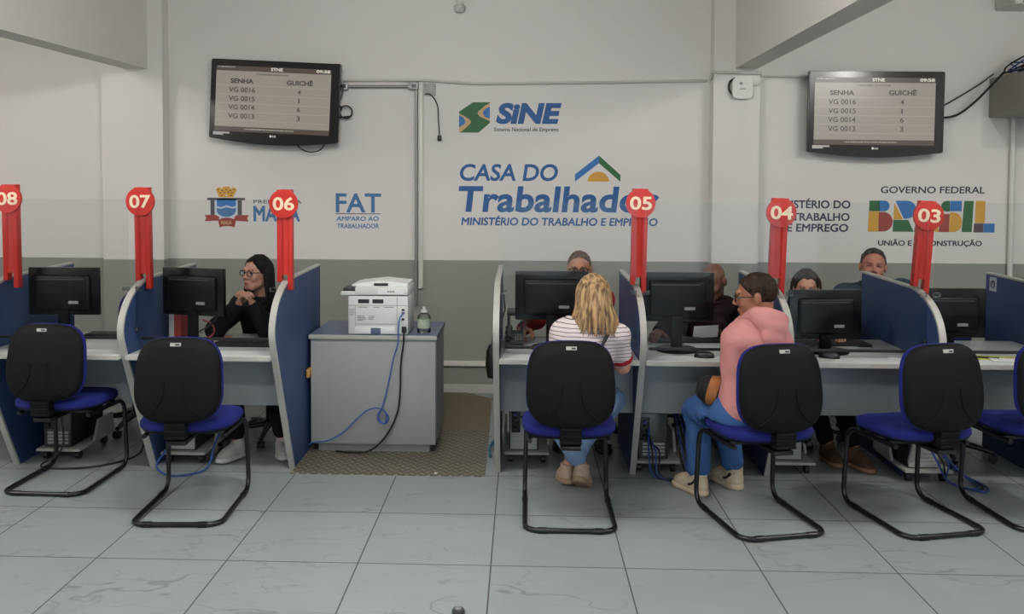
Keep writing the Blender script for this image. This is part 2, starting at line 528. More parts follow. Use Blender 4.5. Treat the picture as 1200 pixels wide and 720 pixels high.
patch('crown', [(190, 140), (150, 40), (178, 10), (200, 10), (214, 30), (232, 30), (242, 2), (330, 2), (338, 30), (352, 30), (366, 10), (390, 12), (420, 40), (372, 140)], ink_yellow, t, bx, sz, 2)
for u, v in ((180, 40), (232, 52), (286, 40), (338, 52), (384, 40), (210, 84), (262, 78), (312, 78), (360, 84), (226, 116), (346, 116)):
    patch('crown_stone', [(u - 12, v - 6), (u + 12, v - 6), (u + 12, v + 6), (u - 12, v + 6)], ink_dark, t, bx, sz, 3)
patch('crown_gate', [(u, v) for u, v in arc(285, 124, 14, 20, 180, 360)], ink_white, t, bx, sz, 3)
patch('ribbon', [(0, 370), (150, 372), (190, 395), (180, 445), (0, 452), (22, 412)], ink_red, t, bx, sz, 2)
patch('ribbon', [(575, 370), (420, 372), (385, 395), (394, 445), (572, 455), (552, 412)], ink_red, t, bx, sz, 2)
patch('ribbon', [(172, 432), (230, 412), (290, 404), (350, 412), (408, 432), (388, 530), (340, 518), (290, 514), (240, 518), (196, 532)], ink_red, t, bx, sz, 3)
lettering(MB(), 'MAUÁ', -2.475, -2.385, 1.372, 1.402, YW - 0.0026, 0.02).build('ribbon_text', ink_sand, t, smooth=False)
line('heading_text', 'PREFEITURA', (-2.205, -1.808, 1.547, 1.577), ink_grey, t, 0.015, 0, 1.1)
line('title_text', 'MAUÁ', (-2.206, -1.821, 1.398, 1.528), ink_mid, t, 0.03)

# --- ministry sign
t = wall_sign(None, 'three painted dark grey lines of ministry lettering in capitals beneath the white router')
line('heading_text', 'MINISTÉRIO DO', (1.995, 2.625, 1.526, 1.590), ink_navy, t, 0.026)
line('heading_text', 'TRABALHO', (2.165, 2.621, 1.426, 1.489), ink_navy, t, 0.026)
line('heading_text', 'E EMPREGO', (2.124, 2.611, 1.338, 1.402), ink_navy, t, 0.026, 0.05)

# --- federal government sign
t = wall_sign(None, 'painted multicoloured block lettering BRASIL between two lines of dark capitals')
line('heading_text', 'GOVERNO FEDERAL', (2.862, 3.677, 1.650, 1.704), ink_navy, t, 0.014, 0.05)
line('subtitle_text', 'UNIÃO E RECONSTRUÇÃO', (2.848, 3.664, 1.230, 1.272), ink_navy, t, 0.026)
bx, sz = (2.765, 3.760, 1.339, 1.590), (1050, 260)
patch('block_green', [(10, 0), (95, 0), (95, 88), (8, 88)], ink_green, t, bx, sz)
patch('block_blue', [(92, 0)] + arc(135, 44, 43, 44, -90, 90) + [(90, 88)], ink_sky, t, bx, sz)
patch('block_yellow', [(8, 90), (90, 90), (86, 257), (0, 257)], ink_yellow, t, bx, sz)
patch('block_red', [(90, 94)] + arc(128, 175, 78, 81, -90, 90) + [(88, 256)], ink_red, t, bx, sz)
patch('block_blue', [(226, 0)] + arc(325, 74, 72, 74, -90, 90) + [(298, 150)], ink_sky, t, bx, sz)
patch('block_yellow', [(218, 18), (292, 156), (212, 156)], ink_yellow, t, bx, sz)
patch('block_green', [(211, 159), (336, 159), (382, 257), (207, 257)], ink_green, t, bx, sz)
patch('block_red', [(424, 0), (525, 0), (560, 130), (404, 130)], ink_red, t, bx, sz)
patch('block_green', [(404, 133), (470, 133), (450, 257), (384, 257)], ink_green, t, bx, sz)
patch('block_yellow', [(520, 133), (562, 133), (592, 257), (556, 257)], ink_yellow, t, bx, sz)
patch('block_green', [(676, 0)] + [(676, 88)] + arc(650, 44, 45, 44, 90, 270), ink_green, t, bx, sz)
patch('block_blue', [(678, 0), (776, 0), (774, 86), (678, 86)], ink_sky, t, bx, sz)
patch('block_red', [(598, 108), (676, 108), (674, 258), (590, 258)], ink_red, t, bx, sz)
patch('block_yellow', [(678, 96)] + arc(710, 177, 70, 81, -90, 90) + [(676, 258)], ink_yellow, t, bx, sz)
patch('block_green', [(795, 0), (873, 0), (862, 257), (778, 257)], ink_green, t, bx, sz)
patch('block_yellow', [(890, 0), (970, 0), (968, 182), (888, 182)], ink_yellow, t, bx, sz)
patch('block_dark', [(880, 185), (958, 185), (956, 260), (876, 260)], ink_dark, t, bx, sz)
patch('block_blue', [(960, 185), (1050, 185), (1048, 260), (958, 260)], ink_sky, t, bx, sz)

# ================================================================== televisions
black_gloss = mat('tv_black', (20, 20, 24), 0.18, vary=0)
black_plastic = mat('black_plastic', (26, 26, 28), 0.42, vary=0.05, bump=0.05)
scr = mat('tv_screen_lit', (70, 68, 64), 0.25, vary=0, emit=(160, 153, 142), estr=0.57)
scr_row = mat('tv_screen_row', (70, 68, 64), 0.25, vary=0, emit=(176, 169, 157), estr=0.57)
scr_band = mat('tv_screen_band', (30, 28, 26), 0.25, vary=0, emit=(88, 76, 68), estr=0.6)
scr_ink = mat('tv_screen_ink', (20, 18, 18), 0.3, vary=0, emit=(70, 66, 62), estr=0.5)
scr_white = mat('tv_screen_white', (90, 90, 88), 0.3, vary=0, emit=(216, 210, 198), estr=0.7)

def make_tv():
    t = empty('wall_television')
    k = 0.001719
    def X(u): return (u - 60) * k - 0.5225
    def Z(v): return 0.32 - (v - 75) * k
    # shell: outline with the lower lip bowed downward
    top, bot = Z(75), Z(442)
    lip = [(0.5225 - 1.045 * i / 16, bot - 0.042 * math.sin(PI * i / 16)) for i in range(17)]
    outline = [(-0.5225, top), (0.5225, top)] + lip
    b = MB().prism(outline, 'y', -0.045, 0.0)
    bmesh.ops.bevel(b.bm, geom=list(b.bm.edges), offset=0.006, segments=2, affect='EDGES')
    b.box(-0.38, 0.38, 0.0, 0.05, -0.22, 0.24, 0.02)
    b.build('tv_shell', black_gloss, t)
    MB().box(-0.2, 0.2, 0.05, 0.098, -0.13, 0.13, 0.004).build('wall_bracket', mat('dark_steel', (50, 50, 52), 0.4, 0.7), t)
    y0, y1 = -0.0465, -0.040
    sc = MB().box(X(86), X(625), y0, y1, Z(410), Z(105)).build('screen', scr, t, smooth=False)
    MB().box(X(86), X(625), y0 - 0.0006, y0, Z(128), Z(105)).build('header_band', scr_band, sc, smooth=False)
    MB().box(X(86), X(625), y0 - 0.0006, y0, Z(410), Z(387)).build('footer_band', scr_band, sc, smooth=False)
    rows = MB()
    for v in (195, 238, 278, 318, 358):
        rows.box(X(90), X(621), y0 - 0.0004, y0, Z(v + 1.5), Z(v - 1.5))
    rows.build('row_line', scr_row, sc, smooth=False)
    yt = y0 - 0.0006
    def wr(mb, s, u0, u1, vm, h, bold=0.012):
        return lettering(mb, s, X(u0), X(u1), Z(vm + h / 2), Z(vm - h / 2), yt, bold, depth=0.0004)
    wr(MB(), 'STNE', 342, 398, 115, 15, 0.03).build('title_text', scr_white, sc, smooth=False)
    wr(MB(), '09:58', 555, 620, 115, 14, 0.03).build('clock_text', scr_white, sc, smooth=False)
    wr(MB(), 'Chamadas anteriores', 275, 425, 139, 9).build('subtitle_text', scr_ink, sc, smooth=False)
    def dashes(name, u0, u1, v, h, n, m_):
        b = MB(); rr = random.Random(n)
        u = u0
        while u < u1:
            w_ = rr.uniform(2, 6); b.box(X(u), X(min(u + w_, u1)), yt - 0.0003, yt, Z(v + h / 2), Z(v - h / 2)); u += w_ + rr.uniform(1, 3)
        b.build(name, m_, sc, smooth=False)
    dashes('footer_text', 226, 460, 397, 6, 5, scr_row)
    dashes('corner_text', 95, 172, 111, 5, 9, scr_row)
    wr(MB(), 'SENHA', 154, 263, 174, 22, 0.035).build('heading_text', scr_ink, sc, smooth=False)
    wr(MB(), 'GUICHÊ', 418, 541, 173, 22, 0.035).build('heading_text', scr_ink, sc, smooth=False)
    for s, n, v in (('VG 0016', '4', 215), ('VG 0015', '1', 256), ('VG 0014', '6', 296), ('VG 0013', '3', 337)):
        wr(MB(), s, 148, 271, v, 22).build('ticket_text', scr_ink, sc, smooth=False)
        wr(MB(), n, *((471, 486) if n != '1' else (475, 481)), v, 22).build('counter_text', scr_ink, sc, smooth=False)
    lg = wr(MB(), 'LG', 360, 376, 425, 9, 0.02)
    lg.lathe([(0.0, 0), (0.009, 0), (0.009, 0.001), (0.0, 0.001)], (X(352), yt + 0.0006, Z(425)), 16, Matrix.Rotation(PI / 2, 4, 'X'))
    lg.build('maker_mark', scr_white, t, smooth=False)
    MB().box(X(80), X(158), y0, -0.04, Z(421), Z(413)).box(X(80), X(128), y0, -0.04, Z(428), Z(421)).build('sticker', mat('white_sticker', (200, 198, 192), 0.5, vary=0), t, smooth=False)
    return t
tv = make_tv()
tag(tv, 'tilted black flat television with ticket list on wall between the column and FAT sign', 'television', 'televisions showing called tickets')
tv.location = (-1.985, 6.902, 2.368); tv.rotation_euler = (0, math.radians(2.6), 0)
tv2 = copy_tree(tv)
tv2['label'] = 'level black flat television with ticket list on wall above the multicoloured block lettering'
tv2.location = (2.757, 6.902, 2.282); tv2.rotation_euler = (0, math.radians(0.5), 0)

# ================================================================== wall fittings
steel = mat('galvanised_steel', (150, 150, 148), 0.4, 0.6, vary=0.08)
cord_m = mat('black_cord', (22, 22, 24), 0.5, vary=0)
blue_cord = mat('blue_network_cord', (44, 74, 140), 0.45, vary=0)

t = empty('metal_conduit', (0, 0, 0), 0, 'grey galvanised conduit running down the back wall behind the printer', 'conduit')
MB().tube([(-1.42, 6.975, 2.498), (-0.88, 6.975, 2.498)], 0.0125, 12).build('pipe_run', steel, t)
MB().tube([(-0.862, 6.975, 2.47), (-0.862, 6.975, 0.72)], 0.0125, 12).build('pipe_drop', steel, t)
for i, (x, z) in enumerate(((-1.445, 2.498), (-0.875, 2.5))):
    b = MB().box(x - 0.05, x + 0.03, 6.945, 7.0, z - 0.028, z + 0.03, 0.005).build('junction_box', mat('cast_box', (172, 172, 170), 0.4, 0.4), t)
    MB().box(x - 0.02, x + 0.02, 6.941, 6.946, z - 0.013, z + 0.014, 0.002).build('socket', mat('socket_grey', (96, 96, 98) if i else (40, 38, 40), 0.4) if i else black_plastic, b)
tag(MB().box(-0.842, -0.806, 6.965, 7.0, 0.86, 2.535, 0.004).build('cable_duct', white_pvc), 'vertical white plastic cable duct beside the grey conduit on the back wall', 'cable duct')
t = tag(MB().tube([(-1.46, 6.985, 2.549), (-0.8, 6.985, 2.549), (-0.4, 6.985, 2.522), (0.6, 6.985, 2.53), (1.47, 6.985, 2.545)], 0.011, 10).build('surface_cable', mat('white_cable', (200, 197, 190), 0.5, vary=0)),
        'long white cable run along the back wall above the logos', 'cable')
t = empty('column_cable', (0, 0, 0), 0, 'white cable stepping around the column and over to the level television', 'cable')
MB().tube([(1.488, 6.94, 2.545), (1.488, 6.858, 2.60), (1.50, 6.855, 2.595), (1.87, 6.855, 2.585)], 0.012, 10).build('column_run', MATS['white_cable'], t)
MB().tube([(1.875, 6.985, 2.58), (2.30, 6.985, 2.572)], 0.008, 8).build('wall_run', MATS['white_cable'], t)
t = empty('blank_plate', (0, 0, 0), 0, 'grey square cover plate on the wall with a black plug dangling from it', 'cover plate')
MB().box(-0.80, -0.705, 6.99, 7.0, 2.425, 2.525, 0.003).build('plate_face', mat('plate_grey', (168, 166, 162), 0.5, vary=0.02), t)
MB().tube(bez([(-0.79, 6.985, 2.44), (-0.74, 6.975, 2.43), (-0.69, 6.97, 2.35), (-0.68, 6.97, 2.22), (-0.672, 6.972, 2.10)]), 0.005, 8).build('plug_cord', cord_m, t)
MB().box(-0.688, -0.656, 6.955, 6.985, 2.06, 2.105, 0.006).build('plug', black_plastic, t)
# cord of the tilted television with a coil
c = [(-1.447, 6.934, 2.485), (-1.46, 6.93, 2.42), (-1.48, 6.93, 2.35)]
for k in range(0, 26):
    a = k / 10 * 2 * PI
    c.append((-1.428 + 0.05 * math.cos(PI * 0.75 + a), 6.955 - 0.0006 * k, 2.29 + 0.05 * math.sin(PI * 0.75 + a)))
c += [(-1.49, 6.955, 2.24), (-1.52, 6.96, 2.18), (-1.58, 6.965, 2.12)]
tag(MB().tube(bez(c, 140), 0.0055, 7).build('television_cord', cord_m), 'coiled black power cord between junction box and tilted television', 'cord')
tag(MB().tube(bez([(-1.84, 6.92, 2.06), (-1.80, 6.92, 2.0), (-1.72, 6.92, 1.965), (-1.63, 6.92, 1.985), (-1.58, 6.92, 2.06)], 40), 0.005, 7).build('television_cord', cord_m),
    'slack black cord loop hanging below the tilted television', 'cord')
tag(MB().tube(bez([(2.95, 6.92, 2.0), (2.98, 6.92, 1.955), (3.02, 6.92, 1.945), (3.06, 6.92, 1.96), (3.06, 6.92, 2.01)], 30), 0.005, 7).build('television_cord', cord_m),
    'short black cord loop hanging below the level television', 'cord')
tag(MB().tube(bez([(3.24, 6.93, 2.30), (3.40, 6.90, 2.40), (3.56, 6.90, 2.50), (3.67, 6.90, 2.585)], 30), 0.006, 7).build('television_cord', cord_m),
    'upper thin black cord from the level television to the equipment rack', 'cord')
tag(MB().tube(bez([(3.24, 6.93, 2.24), (3.38, 6.88, 2.26), (3.50, 6.84, 2.36), (3.58, 6.80, 2.46), (3.67, 6.74, 2.585)], 30), 0.009, 8).build('television_cord', cord_m),
    'lower thick black cord from the level television to the equipment rack', 'cord')

# dome camera
t = empty('security_camera', (-0.51, 7.0, 3.13), 0, 'small white security camera high on the back wall near the ceiling', 'camera')
MB().lathe([(0, 0), (0.032, 0), (0.032, -0.03), (0.02, -0.035), (0, -0.035)], (0, -0.03, 0.05), 20).build('camera_mount', white_pvc, t)
MB().lathe([(0, -0.045), (0.03, -0.042), (0.042, -0.02), (0.045, 0.0), (0.04, 0.012), (0, 0.014)], (0, -0.045, 0.0), 24).build('camera_dome', mat('camera_white', (196, 194, 190), 0.3, vary=0), t)
MB().box(-0.012, 0.012, -0.03, 0.0, 0.01, 0.05, 0.003).build('camera_arm', white_pvc, t)
# router on the column
t = empty('wall_router', (1.712, PIL_Y, 2.468), 0, 'white rounded square wireless router mounted on the column face', 'router')
rr = []
for k in range(40):
    a = 2 * PI * k / 40
    rr.append((0.078 * math.copysign(abs(math.cos(a)) ** 0.5, math.cos(a)), 0.085 * math.copysign(abs(math.sin(a)) ** 0.5, math.sin(a))))
MB().prism(rr, 'y', -0.052, -0.02).build('router_case', mat('router_white', (212, 210, 204), 0.35, vary=0), t)
MB().cyl((0, -0.02, -0.006), (0, 0.0, -0.006), 0.06).build('router_foot', mat('router_grey', (90, 90, 88), 0.5), t)
MB().tube(bez([(-0.06, -0.012, -0.06), (-0.095, -0.012, -0.01), (-0.09, -0.012, 0.05), (-0.05, -0.012, 0.08)], 20), 0.008, 8).build('router_cord', cord_m, t)
MB().box(-0.02, 0.022, -0.054, -0.051, -0.012, -0.004, 0.001).cyl((-0.012, -0.0545, 0.035), (-0.012, -0.051, 0.035), 0.013).build('router_mark', mat('mark_grey', (150, 150, 148), 0.5, vary=0), t)
MB().tube(bez([(0.07, -0.03, 0.02), (0.13, -0.02, 0.03), (0.165, -0.015, 0.07), (0.15, -0.012, 0.10)], 20), 0.004, 7).build('router_lead', MATS['white_cable'], t)

# equipment rack on the wall with its tangle
t = empty('equipment_rack', (0, 0, 0), 0, 'grey wall-mounted equipment rack carrying a tangle of dark cables', 'equipment rack')
MB().box(3.69, 4.5, 6.15, 7.0, 2.25, 2.56, 0.008).build('rack_case', mat('rack_grey', (150, 147, 136), 0.5, vary=0.04), t)
MB().box(3.95, 4.4, 6.4, 6.85, 2.56, 2.66, 0.01).build('network_switch', black_plastic, t)
MB().cyl((3.93, 6.5, 2.56), (3.99, 6.5, 2.80), 0.012).build('antenna', white_pvc, t)
for k in range(16):
    r = random.Random(k)
    pts = [(3.66 + r.uniform(0, .2), 6.62 + r.uniform(-.1, .22), 2.575)]
    for q in range(4):
        pts.append((pts[-1][0] + r.uniform(-0.02, 0.13), 6.62 + r.uniform(-.14, .24), 2.575 + abs(r.gauss(0.03, 0.045)) + (0.13 * math.sin(PI * q / 3) if k % 4 == 0 else 0)))
    MB().tube(bez(pts, 30), 0.006, 6).build('rack_cable', blue_cord if k % 3 == 0 else cord_m, t)
t2 = empty('cable_coil', (0, 0, 0), 0, 'dark blue cable coil hanging under the equipment rack', 'cable')
for k in range(5):
    MB().tube([(3.90 + 0.03 * k + 0.03 * math.cos(a * PI / 6), 6.80, 2.205 + 0.048 * math.sin(a * PI / 6)) for a in range(12)], 0.007, 6, closed=True).build('coil_turn', blue_cord, t2)
tag(MB().tube([(3.868, 6.965, 2.25), (3.868, 6.965, 0.0)], 0.02, 12).build('drain_pipe', white_pvc), 'white vertical pipe on the wall below the equipment rack', 'pipe')
t = empty('air_conditioner', (0, 0, 0), 0, 'white box-shaped unit high on the wall above the equipment rack', 'air conditioner')
MB().box(3.72, 4.55, 6.72, 7.0, 3.09, 3.25, 0.02, seg=4).build('unit_case', white_pvc, t)
MB().box(3.78, 4.5, 6.715, 6.73, 3.10, 3.12, 0.003).build('air_slot', mat('slot_grey', (140, 138, 134), 0.5, vary=0), t)

# ================================================================== counters
laminate = mat('blue_laminate', (44, 66, 108), 0.5, vary=0.10, scale=60, bump=0.05, bscale=300)
edge_m = mat('pale_edging', (176, 175, 168), 0.45, vary=0.03)
desk_top_m = mat('desk_top_grey', (196, 200, 198), 0.32, vary=0.04, scale=20)
desk_body_m = mat('desk_body_grey', (150, 155, 158), 0.5, vary=0.04, scale=15)
red_m = mat('sign_red', (196, 46, 38), 0.4, vary=0.05)
cream = mat('numeral_cream', (244, 222, 190), 0.4, vary=0)
clear_acrylic = clear_material('clear_acrylic', (0.96, 0.97, 0.97, 1), 0.02, 0.32)
clip_m = clear_material('clip_clear', (0.75, 0.78, 0.78, 1), 0.15, 1.0)

FRONT = [(5.05, 0.0), (4.95, 0.20), (4.84, 0.43), (4.74, 0.64), (4.665, 0.80), (4.645, 0.87), (4.655, 0.935), (4.69, 1.0), (4.745, 1.055), (4.82, 1.10), (4.90, 1.13), (4.98, 1.148)]
REAR_Y, TOP_Z = 5.72, 1.165

def partition(x, label, dz=0.0):
    t = empty('counter_partition', (x, 5.05, 0), 0, label, 'counter partition', 'blue counter partitions')
    k_ = 1 - dz / TOP_Z
    P = [(y - 5.05, z * k_) for y, z in FRONT] + [(REAR_Y - 5.05, TOP_Z * k_), (REAR_Y - 5.05, 0.0)]
    MB().prism(P, 'x', -0.0135, 0.0135).build('panel', laminate, t)
    # edging strip along the bowed front and one along the top
    e = MB()
    fr = bez([(0, y - 5.05, z * k_) for y, z in FRONT], 44)
    rings = []
    for i, p in enumerate(fr):
        a, b = fr[max(0, i - 1)], fr[min(len(fr) - 1, i + 1)]
        d = (b - a).normalized(); nn = Vector((0, -d.z, d.y))
        w_ = 0.017
        o_ = p + nn * 0.005; n_ = p - nn * 0.010
        rings.append([(-w_, n_.y, n_.z), (-w_, o_.y, o_.z), (w_, o_.y, o_.z), (w_, n_.y, n_.z)])
    e.ring_loft(rings)
    e.build('front_edging', edge_m, t)
    MB().raw([(-.016, -0.07, 1.140), (.016, -0.07, 1.140), (.016, -0.07, 1.152), (-.016, -0.07, 1.152),
              (-.016, .672, 1.158), (.016, .672, 1.158), (.016, .672, 1.170), (-.016, .672, 1.170)],
             [(0, 1, 2, 3), (4, 7, 6, 5), (0, 4, 5, 1), (1, 5, 6, 2), (2, 6, 7, 3), (3, 7, 4, 0)]).build('top_edging', edge_m, t, smooth=False, loc=(0, 0, -dz))
    return t
PX = [-3.93, -3.05, -2.21, -1.367, -0.139, 0.657, 1.440, 2.241, 3.04]
PLAB = ['blue partition at the outermost end of the counter row, beyond sign eight',
        'blue partition carrying sign zero eight, beyond the monitor above the first empty chair',
        'blue partition carrying sign zero seven, behind the rotated blue chair',
        'blue partition carrying sign zero six next to the grey printer cabinet',
        'signless pale-edged partition next to the diamond steel plate',
        'blue partition carrying sign zero five beside the blonde woman',
        'blue partition carrying sign zero four behind the man in pink',
        'blue partition carrying sign zero three beside the smiling man',
        'dark blue partition with a pale square sticker beyond sign zero three']
PANELS = [partition(x, l, 0.024 if i > 4 else 0.0) for i, (x, l) in enumerate(zip(PX, PLAB))]
st = MB().box(-0.0145, -0.0135, 0.545, 0.625, 1.03, 1.12, 0.0).build('sticker', mat('sticker_pale', (182, 186, 190), 0.5, vary=0), PANELS[8], smooth=False)
tor = MB(); tor.tube([(-0.0155, 0.585 + 0.022 * math.cos(a * PI / 8), 1.075 + 0.022 * math.sin(a * PI / 8)) for a in range(16)], 0.004, 6, closed=True)
tor.box(-0.0165, -0.0145, 0.580, 0.590, 1.07, 1.10).build('sticker_mark', mat('mark_navy', (52, 60, 84), 0.5, vary=0), st, smooth=False)

def lean_x(x): return x
def number_sign(x, zc, num, lean, label, dy=0.0):
    """folded red channel that straddles the partition's front shoulder, with a numbered disc"""
    t = empty('number_sign', (x, 4.93 + dy, 1.09), 0, label, 'number sign', 'red numbered counter signs')
    t.rotation_euler = (0, lean, 0)
    h = zc - 1.09
    b = MB()
    w2, z0, z1 = 0.044, 0.0, h + 0.082
    # front faces meet in a shallow fold; slotted at the foot to sit over the panel
    for (xa, xb, za) in ((-w2, -0.017, 0.045), (0.017, w2, 0.0)):
        b.box(xa, xb, -0.016, 0.030, za, z1, 0.002)
    b.prism([(-0.017, -0.014), (0.0, -0.026), (0.017, -0.014), (0.017, 0.03), (-0.017, 0.03)], 'z', 0.088, z1)
    b.build('post', red_m, t)
    MB().cyl((0, -0.034, h), (0, -0.018, h), 0.083, n=48).build('disc', red_m, t, angle=30)
    n0 = MB()
    lettering(n0, num, -0.061, 0.063, h - 0.037, h + 0.037, -0.034, 0.022, depth=0.0016)
    n0.build('numeral_text', cream, t, smooth=False)
    return t
number_sign(-2.985, 1.612, '08', -0.01, 'red number sign zero eight on the partition beyond sign zero seven')
number_sign(-2.200, 1.598, '07', -0.012, 'red number sign zero seven between signs zero six and zero eight')
number_sign(-1.370, 1.588, '06', 0.0, 'red number sign zero six in front of the blue town name')
number_sign(0.662, 1.600, '05', 0.014, 'red number sign zero five overlapping the largest wall lettering')
number_sign(1.440, 1.550, '04', 0.035, 'red number sign zero four above the man in pink')
number_sign(2.241, 1.538, '03', 0.065, 'red number sign zero three overlapping the multicoloured block lettering')

def desk(x0, x1, front, label, my=0.27, mz=0.395):
    t = empty('service_desk', ((x0 + x1) / 2, front, 0), 0, label, 'desk', 'grey service desks between partitions')
    h = (x1 - x0) / 2 - 0.018
    b = MB().box(-h, h, 0.0, 0.74, 0.722, 0.75, 0.006)
    b.build('desktop', desk_top_m, t)
    MB().box(-h, h, -0.002, 0.0, 0.724, 0.748).build('front_edging', edge_m, t)
    MB().box(-h, h, my, my + 0.022, mz, 0.722, 0.001).build('modesty_panel', desk_body_m, t)
    return t
DLAB = ['grey desk beyond partition zero eight at the row end', 'grey desk between signs zero eight and zero seven', 'grey desk between signs zero seven and zero six, dark-haired woman behind',
        None, 'grey desk in front of the blonde woman', 'grey desk between signs zero five and zero four, mouse on it', 'grey desk between signs zero four and zero three, card on it', 'grey desk beyond sign zero three with yellow papers']
for i, l in enumerate(DLAB):
    if l: desk(PX[i], PX[i + 1], 4.66, l, *((0.41, 0.375) if i < 3 else ()))

def shield(x0, x1, zb, label, y=4.80):
    t = empty('acrylic_shield', ((x0 + x1) / 2, y, zb), 0, label, 'acrylic shield', 'clear counter shields')
    h = (x1 - x0) / 2 - 0.004
    MB().box(-h, h, -0.002, 0.002, 0.0, 1.61 - zb).build('sheet', clear_acrylic, t, smooth=False)
    MB().box(-h + 0.03, h - 0.03, -0.006, 0.006, -0.012, 0.004, 0.002).build('bottom_rail', black_plastic, t)
    for s in (-1, 1):
        for z in (0.05, 1.105 - zb):
            MB().box(s * h - 0.035 * (s > 0) - 0.0 * s, s * h + 0.035 * (s < 0), -0.012, 0.012, z - 0.012, z + 0.012, 0.003).build('clip', clip_m, t)
    return t
GL = ['clear shield beyond sign zero eight', 'clear shield between signs zero eight and zero seven', 'clear shield in front of the dark-haired woman with clasped hands', None,
      'clear shield in front of the blonde woman', 'clear shield between signs zero five and zero four', 'clear shield between signs zero four and zero three', 'clear shield above the yellow papers beyond sign zero three']
for i, l in enumerate(GL):
    if l: shield(PX[i] + 0.0155, PX[i + 1] - 0.0155, 0.826 if i < 3 else 0.795, l)

# ================================================================== visitor chairs
chair_black = mat('chair_black_plastic', (9, 9, 10), 0.65, vary=0.08, bump=0.12, bscale=500, spec=0.2)
chair_blue = mat('chair_blue_fabric', (5, 18, 108), 0.85, vary=0.15, scale=90, bump=0.3, bscale=700)
frame_black = mat('chair_frame_black', (18, 18, 20), 0.3, vary=0)
label_white = mat('chair_label', (196, 196, 190), 0.5, vary=0)

def rounded(w, h, p=3.0, n=48, taper=0.0, low=1.0):
    out = []
    for k in range(n):
        a = 2 * PI * k / n
        c, s = math.cos(a), math.sin(a)
        pw = 2.0 / (p if s >= 0 else p * low)
        x = w / 2 * math.copysign(abs(c) ** pw, c); y = h / 2 * math.copysign(abs(s) ** pw, s)
        x *= 1 - taper * (y / h + 0.0)
        out.append((x, y))
    return out

def shell(mb, outline, levels, bend, frame):
    """levels: (depth, inset); bend(x, y) curves the sheet; frame maps (x, depth, y) to 3-D"""
    rings = []
    cx = sum(p[0] for p in outline) / len(outline); cy = sum(p[1] for p in outline) / len(outline)
    for d, k in levels:
        rings.append([frame(cx + (x - cx) * k, d + bend(cx + (x - cx) * k, cy + (y - cy) * k), cy + (y - cy) * k) for x, y in outline])
    mb.ring_loft(rings, cap=True)
    return mb

